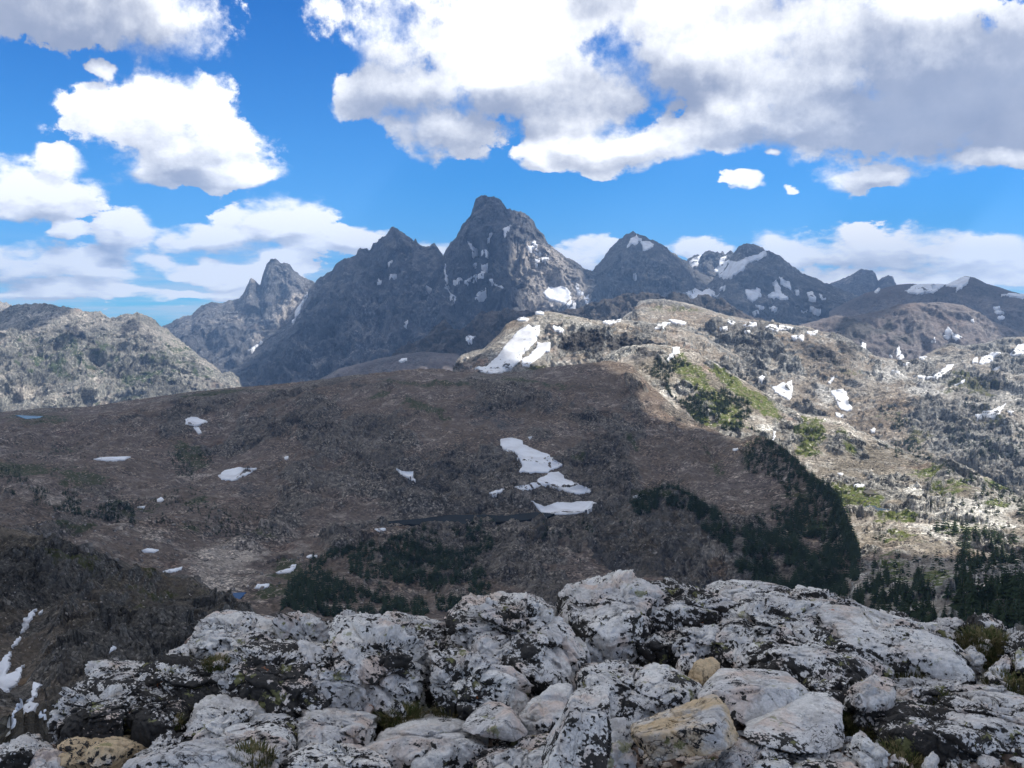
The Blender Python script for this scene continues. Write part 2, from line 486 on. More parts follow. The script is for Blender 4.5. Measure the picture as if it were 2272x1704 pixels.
M_SPUR = terrain_mat('spur_rock', (0.10, 0.09, 0.072), (0.13, 0.108, 0.085), (0.09, 0.086, 0.078), pale=(0.19, 0.16, 0.12), grass=(0.055, 0.07, 0.025), grass2=(0.10, 0.095, 0.04), fp=0.45, speck=0.6, steep=(0.75, 0.5), bs=0.9, rust=(0.24, 0.14, 0.06))
M_PLAIN = terrain_mat('valley_floor_rock', (0.16, 0.17, 0.13), (0.2, 0.19, 0.16), (0.2, 0.2, 0.2), fp=12, speck=0.2)

# displacement recipes
def rock_disp(spur=0, spur_w=500, crag=0, crag_w=90, small=0, small_w=25, lean=0.0, seed=1, down=0.35, strata=0, patchy=0.0, fac=(), zs=0.62):
    """spurs and gullies, crags (patchy: only on outcrops) and small relief; returns relief and outcrop mask"""
    def f(P, px, py, w):
        Q = P.copy()
        wv = np.stack([fbm(P, 1 / spur_w, 3, seed=seed + 7), fbm(P, 1 / spur_w, 3, seed=seed + 8)], -1)
        Q[..., 0] = P[..., 0] + wv[..., 0] * spur_w * 0.35 + lean * P[..., 2]
        Q[..., 1] = P[..., 1] * down
        Q[..., 2] = P[..., 2] * down + wv[..., 1] * spur_w * 0.2
        d = spur * fbm(Q, 1 / spur_w, 5, 0.55, seed, True) if spur else 0
        m = fbm(Q, 1 / (crag_w * 3.2), 4, 0.6, seed + 5)
        m = np.clip((m + 0.03) / 0.16, 0, 1)
        n = fbm(P * np.array([1, 0.7, 0.7]), 1 / crag_w, 6, 0.6, seed + 2, True)
        d = d + crag * (n * (1 - patchy + patchy * m) + 0.5 * patchy * m)
        Z = P * np.array([1.0, 0.8, zs]) * (0.75 if zs > 1 else 1.0) + np.stack([fbm(P, 1 / (crag_w * 0.8), 3, seed=seed + 20 + q) for q in range(3)], -1) * crag_w * 0.22
        for i_, (fs_, fa_) in enumerate(fac):
            d = d + fa_ * facets(Z, fs_, seed + i_) * (1 - patchy + patchy * m)
        if strata:
            zz = P[..., 2] / strata[0] + 1.2 * fbm(P, 1 / (strata[0] * 6), 3, seed=seed + 4)
            d = d + strata[1] * (np.abs((zz % 1.0) - 0.5) * 2 - 0.5)
        if small: d = d + small * fbm(P, 1 / small_w, 4, 0.65, seed + 3)
        return d, m
    return f

def mk_attrs(grass=(), dark=(), pale=()):
    def f(P, px, py):
        return {'grass': blob(px, py, grass), 'dark': blob(px, py, dark), 'pale': blob(px, py, pale)}
    return f

# distant floor reaching the horizon
rr = np.concatenate([[300, 1200, 2500, 4000, 6000], np.linspace(8000, 19500, 9)])
th = np.linspace(0, 2 * math.pi, 97)[:-1]
Vf = np.array([[r * math.sin(t), r * math.cos(t), -720 + 60 * math.sin(t * 7 + r / 4000)] for r in rr for t in th])
nt_ = len(th)
Ff = np.array([[i * nt_ + j, i * nt_ + (j + 1) % nt_, (i + 1) * nt_ + (j + 1) % nt_, (i + 1) * nt_ + j] for i in range(len(rr) - 1) for j in range(nt_)])
cap = len(Vf)
tag(mesh_np('ground', Vf, Ff, M_PLAIN), 'hazy valley floor far beyond the mountains', kind='structure')

# ---- far peaks
TWIN = [(300, 745), (357, 719), (378, 711), (395, 700), (416, 694), (426, 692), (436, 680), (457, 668), (478, 664.5), (495, 667), (508, 660), (531, 656), (543, 645.6), (556.6, 616.5), (567, 623), (577, 633.6), (581, 618), (586, 600), (591, 587), (601, 575), (613, 573.5), (624, 584), (629, 582), (637, 582), (649, 596), (660, 604), (673, 614.7), (697, 625), (740, 650)]
loft('mountain', 300, 780, 2.2, [
    [(300, 860, 8200), (540, 860, 8200), (780, 860, 8200)],
    [(300, 800, 8900), (450, 760, 9300), (580, 740, 9600), (780, 740, 9800)],
    [(x, y + 6 if x < 540 else y, 10500) for x, y in TWIN]],
    M_PEAK, rock_disp(330, 560, 22, 170, 9, 40, seed=11, fac=((150, 60), (60, 22)), zs=0.38), nrm_share=0.4, crest_w=85, label='hazy grey twin spired peak behind the left mountain',
    attrs=mk_attrs(pale=[(640, 690, 40, 60, .7, 50), (600, 770, 60, 25, .6), (630, 610, 25, 40, .4)]))

OWEN = [(430, 875), (491, 829), (526, 805), (563, 771), (598, 740), (646, 718), (653, 709), (673, 668), (690, 637), (708, 616), (721, 610), (738, 599), (746, 585.6), (762, 575), (791, 567), (793, 554.6), (800, 548), (808, 551), (820, 556), (827, 543), (841, 532), (858, 518.5), (866, 508), (872, 502), (879, 506.5), (890, 513), (903, 521), (910, 527), (914, 533), (918, 536), (922, 530.6), (927, 540), (934, 544), (954, 546), (959, 542), (965, 541.6), (973, 551), (983.5, 566.6), (1010, 610), (1060, 680)]
loft('mountain', 430, 1060, 1.8, [
    [(430, 920, 7000), (560, 900, 6900), (800, 880, 7000), (1060, 880, 7200)],
    [(430, 890, 7500), (560, 850, 7600), (700, 800, 7900), (850, 760, 8100), (1060, 800, 8000)],
    [(430, 880, 8200), (600, 760, 8500), (700, 690, 8700), (850, 640, 8800), (980, 680, 8700), (1060, 740, 8500)],
    [(x, y, 9200) for x, y in OWEN]],
    M_PEAK, rock_disp(380, 560, 24, 170, 9, 40, seed=21, lean=0.25, fac=((170, 75), (70, 26)), zs=0.38), nrm_share=0.4, crest_w=85, label='dark jagged rock peak left of the tallest summit')

GRAND = [(930, 700), (965, 600), (983.5, 566.6), (989, 554.6), (999, 539), (1013, 525), (1016, 517), (1023, 503), (1035, 487.6), (1045, 479), (1049, 462), (1056, 439.5), (1064, 433.7), (1080, 433.7), (1090, 437), (1102, 438.5), (1110, 443), (1117.5, 450), (1121, 458), (1124, 463.6), (1138, 466), (1153, 470.4), (1165, 474), (1174, 479), (1184, 489), (1191, 506.5), (1205, 518.5), (1213, 534), (1225, 546), (1236, 556), (1256, 570), (1277, 580), (1287, 587), (1293, 596), (1305, 599), (1322, 600), (1360, 640), (1420, 690)]
loft('mountain', 930, 1420, 1.8, [
    [(930, 880, 6800), (1180, 860, 6900), (1420, 840, 7000)],
    [(930, 800, 7700), (1050, 760, 7900), (1180, 720, 8000), (1300, 700, 8000), (1420, 740, 8000)],
    [(930, 740, 8300), (990, 660, 8600), (1080, 590, 8800), (1180, 600, 8700), (1300, 650, 8700), (1420, 715, 8500)],
    [(x, y, 9300 - (60 if 1040 < x < 1130 else 0)) for x, y in GRAND]],
    M_PEAK, rock_disp(380, 500, 26, 150, 9, 38, seed=31, lean=-0.15, fac=((160, 75), (65, 26)), zs=0.38), nrm_share=0.4, crest_w=85, label='tallest dark summit with a blocky square top',
    calm=[(1240, 657, 50, 28, .85), (1002, 640, 16, 50, .7)], attrs=mk_attrs(pale=[(1200, 600, 75, 60, 1.0, 35), (1150, 560, 40, 30, .7), (1260, 640, 90, 50, 1.0, 20), (1200, 680, 60, 60, .7)]))  # pale patches put sunlight on the right flank into the rock colour

MID = [(1280, 650), (1315, 599), (1326, 586), (1339, 572), (1347, 560), (1356, 548), (1373, 532), (1382, 526), (1390, 518.5), (1404, 515), (1412, 519), (1425, 522), (1438, 529), (1449, 532), (1462, 540), (1475, 546), (1483, 554), (1491, 560), (1510, 571.5), (1526, 580), (1538, 597), (1560, 608), (1605, 622), (1680, 660)]
loft('mountain', 1280, 1680, 2.0, [
    [(1280, 800, 7600), (1680, 800, 7600)],
    [(1280, 720, 8300), (1450, 670, 8500), (1680, 740, 8300)],
    [(x, y, 9600) for x, y in MID]],
    M_PEAK, rock_disp(300, 460, 22, 150, 8, 40, seed=41, fac=((150, 55), (60, 20)), zs=0.38), nrm_share=0.4, crest_w=85, label='dark dome shaped peak with snow streaks near its top')

RAG = [(1500, 620), (1526, 575), (1540, 567), (1546, 565.6), (1556, 567.5), (1563, 557.7), (1573, 554.5), (1580, 556), (1585, 560), (1593, 556), (1597, 563), (1603, 556), (1609, 564), (1616, 560), (1621, 555), (1627, 560), (1635, 566), (1650, 590), (1700, 640)]
loft('mountain', 1500, 1700, 2.0, [[(1500, 720, 9300), (1700, 720, 9300)], [(1500, 640, 9900), (1600, 620, 10000), (1700, 650, 10000)], [(x, y, 10400) for x, y in RAG]],
    M_PEAK, rock_disp(60, 300, 30, 110, 10, 40, seed=45, fac=((100, 60), (40, 25))), crest_w=14, label='ragged row of small pinnacles above a snow bowl')

SOUTH = [(1520, 700), (1560, 640), (1605, 600), (1627, 562), (1640, 544), (1650, 541), (1660, 540), (1676, 542.7), (1690, 549), (1699, 555.7), (1723, 563.6), (1733, 570), (1743, 577), (1763, 595), (1776, 604), (1790, 611), (1818, 621), (1841, 632.6), (1873, 644), (1908, 658), (1960, 690), (2040, 740)]
loft('mountain', 1520, 2040, 2.2, [
    [(1520, 860, 7000), (2040, 860, 7000)],
    [(1520, 760, 7900), (1700, 700, 8200), (1850, 710, 8100), (2040, 790, 7800)],
    [(x, y, 9200) for x, y in SOUTH]],
    M_PEAK, rock_disp(280, 500, 20, 140, 8, 40, seed=51, lean=0.3, fac=((150, 50), (60, 18)), zs=0.38), nrm_share=0.4, crest_w=85, label='broad dark peak with a long snow ramp below its top', calm=[(1660, 585, 60, 26, .85), (1670, 655, 40, 26, .7), (1735, 650, 40, 30, .7)],
    attrs=mk_attrs(grass=[]))

FAR = [(1800, 660), (1839, 630.6), (1852, 625), (1865, 621), (1880, 613), (1893, 607), (1903, 600), (1912, 595), (1918, 598), (1924, 599), (1936, 599), (1942, 607), (1948, 622.7), (1960, 615), (1971, 610), (1981, 615), (1988, 630.6), (2040, 665)]
loft('mountain', 1800, 2040, 2.2, [[(1800, 740, 10500), (2040, 740, 10500)], [(x, y, 12500) for x, y in FAR]],
    M_PEAK, rock_disp(60, 500, 30, 160, 10, 50, seed=55), crest_w=16, label='small hazy blue double peak far to the right')

HIGH = [(1840, 690), (1920, 650), (1944, 644), (1987, 632.6), (2015, 629), (2070, 632.6), (2102, 630.6), (2115, 624), (2129, 617), (2141, 612), (2161, 615), (2188, 628.6), (2220, 638.5), (2272, 654), (2420, 700)]
loft('mountain', 1840, 2860, 2.4, [
    [(1840, 860, 5600), (2420, 860, 5600)],
    [(1840, 770, 6300), (2100, 740, 6600), (2420, 780, 6500)],
    [(1840, 735, 6900), (1960, 690, 7100), (2100, 665, 7300), (2250, 670, 7300), (2420, 720, 7200)],
    [(x, y, 7900) for x, y in HIGH]],
    M_BROWN, rock_disp(60, 500, 16, 110, 6, 40, seed=61, strata=(60, 10), fac=((90, 26), (40, 12))), crest_w=20, edge=8.0, edge_w=60.0, label='long dark plateau with a small pointed cone on the right')

# ---- left mountain and the one behind it
loft('mountain', -640, 120, 3.5, [[(-160, 760, 8000), (120, 760, 8000)], [(-160, 640, 9000), (-40, 655, 9000), (0, 668, 9000), (24, 675, 9000), (60, 700, 9000), (120, 720, 9000)]],
    M_LEFT, rock_disp(30, 400, 20, 120, 6, 40, seed=70), label='low grey summit behind the far left ridge')
LM = [(-160, 720), (-60, 700), (0, 691), (21, 678), (40, 676), (58, 674), (86, 674), (113, 674), (137, 680), (165, 682), (180, 688), (199, 692), (220, 690), (232, 697), (244, 705), (260, 702), (275, 699), (292, 695), (305, 696), (316, 698), (330, 704), (344, 711), (357, 721), (378, 738), (399, 754), (429, 778), (457, 799), (480, 817), (495, 829), (505, 825), (515, 826), (529, 836), (536, 857), (560, 900)]
loft('mountain', -640, 560, 2.0, [
    [(-160, 1000, 4500), (560, 940, 4800)],
    [(-160, 850, 5200), (200, 840, 5400), (400, 860, 5400), (560, 915, 5200)],
    [(-160, 770, 5800), (100, 750, 5900), (300, 770, 5900), (450, 825, 5700), (560, 905, 5400)],
    [(x, y, 6400 if x < 400 else 6200) for x, y in LM]],
    M_LEFT, rock_disp(200, 340, 22, 95, 6, 24, lean=-0.9, seed=81, down=0.25, fac=((85, 26), (38, 11)), zs=0.5), nrm_share=0.4, crest_w=85, label='sunlit craggy grey ridge with green gullies on the left',
    attrs=mk_attrs(grass=[(330, 850, 90, 30, .55), (260, 900, 120, 30, .5), (450, 830, 60, 30, .45), (80, 850, 120, 70, .3), (150, 800, 220, 80, .46), (380, 800, 120, 80, .46), (60, 780, 90, 40, .45)],
                   dark=[(165, 745, 50, 24, .6, 60), (290, 735, 30, 40, .6, 60), (340, 770, 60, 24, .5, 50), (240, 800, 60, 22, .45, 50), (80, 760, 60, 22, .45, 40), (430, 820, 60, 20, .5, 45), (30, 820, 60, 20, .4, 40)],
                   pale=[(205, 850, 22, 10, .9), (90, 700, 90, 20, .5), (60, 870, 60, 20, .6)]))

# ---- dark ridge in front of the peaks, grey bench, brown spur on the right
RIDGE = [(840, 830), (873, 788), (892, 768), (915, 760), (930, 753), (947, 747), (960, 730), (971, 719.5), (980, 713), (988, 711), (998, 719), (1006, 730), (1015, 731), (1023, 733), (1032, 727), (1040, 719.5), (1052, 704), (1064, 694), (1088, 688.6), (1109, 692), (1118, 686), (1126, 682), (1136, 687), (1147, 688.6), (1177, 690), (1200, 694), (1243, 688.6), (1265, 686), (1284, 682), (1300, 675), (1318, 671), (1336, 667), (1353, 664.6), (1370, 656), (1387, 651), (1396, 648), (1404, 648), (1412, 653), (1418, 655), (1424, 648), (1432, 647), (1445, 649), (1459, 652), (1470, 655), (1479, 658), (1487, 651), (1495, 648), (1508, 650), (1518, 654), (1530, 661), (1538, 662), (1550, 654), (1569, 652), (1580, 657), (1597, 662), (1609, 668), (1621, 676), (1637, 684), (1652, 693.7), (1676, 703.5), (1730, 725), (1800, 745)]
loft('mountain', 840, 1800, 2.2, [
    [(840, 860, 4800), (1800, 860, 4800)],
    [(840, 845, 5200), (1000, 790, 5300), (1200, 760, 5400), (1400, 730, 5600), (1800, 790, 5400)],
    [(x, y, 5900) for x, y in RIDGE]],
    M_DARK, rock_disp(60, 260, 22, 70, 6, 24, seed=91, fac=((70, 45), (30, 18))), crest_w=18, label='dark brown rocky ridge below the central peaks')
loft('hill', 700, 1080, 2.4, [[(700, 880, 4200), (1080, 860, 4200)], [(700, 845, 5300), (734, 829, 5300), (751, 818, 5300), (803, 805, 5300), (844, 795, 5300), (906, 783, 5300), (940, 780, 5300), (1009, 785, 5300), (1080, 800, 5300)]],
    M_BROWN, rock_disp(24, 200, 12, 60, 4, 20, seed=95, fac=((50, 16), (22, 8))), crest_w=14, edge=6.0, edge_w=30.0, label='low grey shelf of rock between plateau and peaks')
loft('hill', 1720, 2860, 2.2, [
    [(1720, 900, 3900), (2420, 900, 3900)],
    [(1720, 800, 4500), (1900, 790, 4600), (2100, 800, 4700), (2420, 830, 4700)],
    [(1720, 735, 5200), (1794, 716, 5200), (1853, 700, 5200), (1880, 702, 5200), (1900, 700, 5200), (1950, 690, 5200), (1991, 676, 5200), (2031, 672, 5200), (2090, 671, 5200), (2137, 677, 5200), (2169, 692, 5200), (2200, 712, 5200), (2260, 735, 5200), (2420, 760, 5200)]],
    M_BROWN, rock_disp(70, 300, 14, 60, 3, 20, seed=97, patchy=0.5, fac=((60, 22), (26, 10))), crest_w=16, edge=6.0, edge_w=30.0, label='rounded purple brown scree hill on the right',
    attrs=mk_attrs(dark=[(1900, 735, 60, 30, .8), (2000, 760, 30, 60, .6, 60), (1960, 730, 60, 20, .6, -40), (2200, 780, 100, 40, .4)]))

# ---- mesa with cliff band and the right valley behind the green ridge
MESA = [(1360, 730), (1387, 699), (1404, 688.6), (1410, 680), (1415, 672), (1421, 667), (1439, 664), (1460, 664), (1471, 663), (1502, 668), (1530, 674), (1558, 682), (1605, 697.6), (1652, 707.5), (1692, 711), (1743, 719), (1794, 725), (1822, 735), (1861, 741), (1885, 752), (1908, 766.6), (1944, 790), (1980, 797), (2010, 800), (2039, 794), (2055, 786), (2070, 778), (2090, 768), (2110, 760), (2137, 766), (2160, 764), (2188, 761), (2210, 754), (2228, 749), (2272, 747), (2330, 745), (2440, 760)]
def mesaD(x): return float(np.interp(x, [1360, 1800, 1900, 1960, 2100, 2440], [4700, 4100, 3800, 3750, 3900, 3900]))
mesa = loft('hill', 1120, 2860, 2.0, [
    [(1120, 1000, 2500), (1500, 1010, 2450), (1900, 1090, 2300), (2440, 1140, 2000)],
    [(1120, 900, 2900), (1500, 900, 2900), (1700, 945, 2850), (1900, 985, 2700), (2100, 985, 2600), (2440, 1020, 2400)],
    [(1120, 830, 3300), (1400, 820, 3350), (1560, 830, 3300), (1700, 860, 3250), (1800, 880, 3200), (1900, 870, 3150), (2000, 890, 3000), (2100, 900, 3000), (2272, 890, 3000), (2440, 890, 3000)],
    [(1120, 790, 3400), (1400, 745, 3560), (1500, 752, 3560), (1600, 765, 3550), (1700, 775, 3500), (1800, 790, 3480), (1900, 805, 3400), (1960, 830, 3350), (2050, 840, 3400), (2160, 820, 3450), (2272, 815, 3500), (2440, 810, 3500)],
    [(1120, 760, 3450), (1400, 716, 3640), (1500, 718, 3640), (1600, 728, 3620), (1700, 740, 3600), (1800, 752, 3560), (1900, 780, 3500), (1960, 808, 3480), (2050, 810, 3600), (2160, 790, 3650), (2272, 782, 3650), (2440, 790, 3650)],
    [(1120, 745, 4200)] + [(x, y, mesaD(x)) for x, y in MESA]],
    M_MESA, rock_disp(22, 170, 20, 60, 4, 16, lean=-0.4, seed=101, strata=(24, 4), patchy=0.65, fac=((46, 30), (20, 13), (9, 5)), zs=1.7), crest_w=14, smooth=5, edge=6.0, edge_w=16.0, label='flat topped tan mesa with grey cliffs above a rocky valley',
    attrs=mk_attrs(grass=[(1500, 690, 120, 14, .5), (1500, 790, 60, 18, .45), (1890, 830, 50, 12, .6), (1750, 830, 150, 20, .25), (2150, 860, 110, 34, .55), (2000, 930, 120, 30, .4), (2180, 950, 90, 40, .45), (2040, 975, 60, 20, .5)],
                   dark=[(1680, 770, 60, 26, .5, 15), (1560, 760, 60, 16, .45, 15), (1820, 790, 90, 30, .6, 20), (1880, 780, 50, 25, .5, 30), (2120, 790, 60, 20, .45), (2180, 860, 90, 34, .6)],
                   pale=[(1640, 830, 70, 26, .45, 20), (1830, 880, 60, 40, .5), (1980, 830, 80, 40, .55), (2060, 870, 90, 30, .6), (1600, 700, 160, 10, .3)]))

# ---- knob with the big snow field
KNOB = [(960, 850), (1000, 832), (1006, 818), (1010, 806), (1013, 798.6), (1023, 788), (1044, 780), (1060, 776), (1074, 773), (1090, 758), (1105, 743.6), (1115, 730), (1123, 719.5), (1135, 713), (1147, 709), (1153, 706), (1181, 702), (1188, 697), (1191, 692), (1208, 692), (1215, 690), (1240, 694), (1263, 699), (1290, 704), (1311, 709.6), (1339, 712.7), (1377, 709), (1420, 712), (1480, 722), (1560, 745), (1640, 790)]
loft('hill', 960, 1640, 1.8, [
    [(960, 880, 2500), (1300, 880, 2500), (1640, 950, 2450)],
    [(960, 850, 2800), (1100, 838, 2800), (1250, 830, 2820), (1400, 815, 2850), (1640, 860, 2800)],
    [(960, 850, 2850), (1100, 815, 2900), (1180, 780, 2960), (1230, 765, 2980), (1400, 780, 2980), (1500, 800, 2960), (1640, 840, 2900)],
    [(960, 850, 2900), (1060, 790, 3000), (1120, 750, 3060), (1160, 728, 3080), (1230, 722, 3060), (1300, 730, 3060), (1380, 742, 3060), (1450, 755, 3060), (1540, 790, 3000), (1640, 820, 2950)],
    [(x, y, 3300) for x, y in KNOB]],
    M_MESA, rock_disp(18, 110, 7, 34, 2, 11, seed=111, patchy=0.4, fac=((34, 20), (15, 9), (7, 4))), crest_w=16, smooth=5, edge=6.0, edge_w=16.0, calm=[(1120, 770, 95, 34, .92, -42), (1195, 785, 40, 28, .8, -40)], label='rocky knob carrying the big snow field behind the plateau',
    attrs=mk_attrs(dark=[(1290, 760, 80, 34, .75), (1380, 765, 60, 24, .7), (1020, 815, 14, 20, .6), (1230, 740, 24, 24, .5)], grass=[(1250, 705, 50, 5, .4), (1190, 820, 40, 8, .7), (1230, 700, 60, 8, .4)], pale=[(1050, 800, 40, 14, .4)]))  # dark patches at front right: brown rock, with its steep-face shade put into colour

# ---- green sunlit ridge descending to the right, with its meadow and the valley floor in front
NR = [(1340, 790), (1380, 770), (1400, 767), (1439, 763), (1470, 765), (1498, 769), (1530, 774.5), (1569, 794), (1609, 818), (1652, 845), (1692, 869), (1735, 897), (1774, 916), (1800, 921), (1834, 924), (1865, 930), (1897, 952), (1944, 971.6), (1991, 995), (2046, 1013), (2094, 1018), (2110, 1019), (2149, 1039), (2188, 1059), (2228, 1079), (2272, 1106), (2440, 1190)]
def nD(x): return float(np.interp(x, [1340, 1500, 1700, 1900, 2050, 2272, 2440], [2850, 2750, 2500, 2250, 2050, 1750, 1600]))
ridge = loft('ridge', 1340, 2860, 1.8, [
    [(1340, 1500, 1100), (1780, 1500, 1000), (1900, 1520, 330), (2440, 1520, 330)],
    [(1340, 1400, 1300), (1780, 1400, 1150), (1900, 1380, 700), (2100, 1370, 620), (2440, 1380, 560)],
    [(1340, 1250, 1600), (1780, 1250, 1400), (1900, 1240, 1100), (2100, 1240, 1040), (2440, 1270, 950)],
    [(1340, 1130, 1800), (1780, 1130, 1620), (1900, 1135, 1500), (2050, 1150, 1420), (2200, 1170, 1350), (2440, 1250, 1150)],
    [(1340, 1060, 1900), (1780, 1090, 1720), (1950, 1090, 1600), (2100, 1080, 1620), (2200, 1110, 1520), (2440, 1210, 1350)],
    [(1340, 1000, 2000), (1500, 920, 2300), (1600, 960, 2200), (1700, 1000, 2100), (1850, 1030, 1950), (1950, 1050, 1850), (2100, 1048, 1850), (2272, 1120, 1680), (2440, 1200, 1500)],
    [(x, y, nD(x)) for x, y in NR]],
    M_VALLEY, rock_disp(14, 150, 6, 34, 1.6, 9, seed=121, patchy=0.85, fac=((30, 17), (13, 8), (6, 3.4)), zs=1.7), crest_w=14, smooth=8, edge=6.0, edge_w=16.0, label='sunlit grassy ridge running down to the valley meadow on the right', calm=[(1940, 1105, 90, 20, 1.0)],
    attrs=mk_attrs(grass=[(1690, 900, 70, 24, .8, 35), (1620, 850, 80, 20, .75, 35), (1540, 840, 100, 34, .65, 40), (1600, 910, 100, 40, .65, 40), (1560, 930, 50, 14, .7, 30), (1800, 960, 50, 40, .75, 40), (1790, 1000, 40, 24, .7), (1880, 985, 60, 16, .55, 60), (1520, 800, 50, 14, .5, 30),
                          (1900, 1105, 80, 26, .95, 8), (1990, 1150, 90, 14, .6), (2060, 1050, 60, 30, .6), (2110, 1090, 80, 30, .5), (2230, 1065, 60, 30, .8), (2000, 1200, 90, 30, .5), (2060, 1290, 90, 50, .65), (1980, 1280, 60, 60, .6), (2150, 1180, 110, 40, .5), (2220, 1120, 80, 20, .5)],
                   pale=[(2150, 1130, 150, 34, .8), (2180, 1170, 120, 40, .55), (2100, 1180, 140, 40, .6), (1990, 1130, 60, 20, .5), (2030, 1090, 30, 16, .8), (1960, 1190, 60, 30, .5), (1700, 950, 40, 20, .6), (2200, 1260, 60, 40, .4), (1480, 900, 60, 40, .5, 40)],
                   dark=[(1740, 950, 30, 26, .5, 60), (1440, 785, 60, 14, .6, 10), (1420, 800, 40, 16, .5), (1880, 990, 14, 20, .6)]))

# ---- the long plateau in cloud shade
PC = [(-160, 925), (0, 914), (103, 905), (206, 902), (258, 893), (326, 883), (412, 871), (515, 860), (584, 855), (687, 845), (769, 834), (872, 824), (925, 818), (985, 818), (1009, 825), (1044, 825), (1088, 829.5), (1129, 827), (1181, 821), (1215, 815), (1284, 808), (1353, 800), (1400, 808), (1440, 852), (1500, 906), (1540, 932), (1573, 948), (1610, 966), (1644, 973), (1670, 966), (1692, 968), (1718, 980), (1743, 996), (1778, 1031), (1800, 1055), (1826, 1071), (1857, 1094), (1873, 1126), (1884, 1155), (1893, 1185), (1900, 1212), (1907, 1240), (1930, 1330), (1950, 1420)]
def pD(x): return float(np.interp(x, [-160, 500, 1000, 1387, 1573, 1692, 1743, 1826, 1893, 1910, 1950], [2500, 2650, 2650, 2550, 2050, 1750, 1650, 1380, 1130, 1040, 900]))
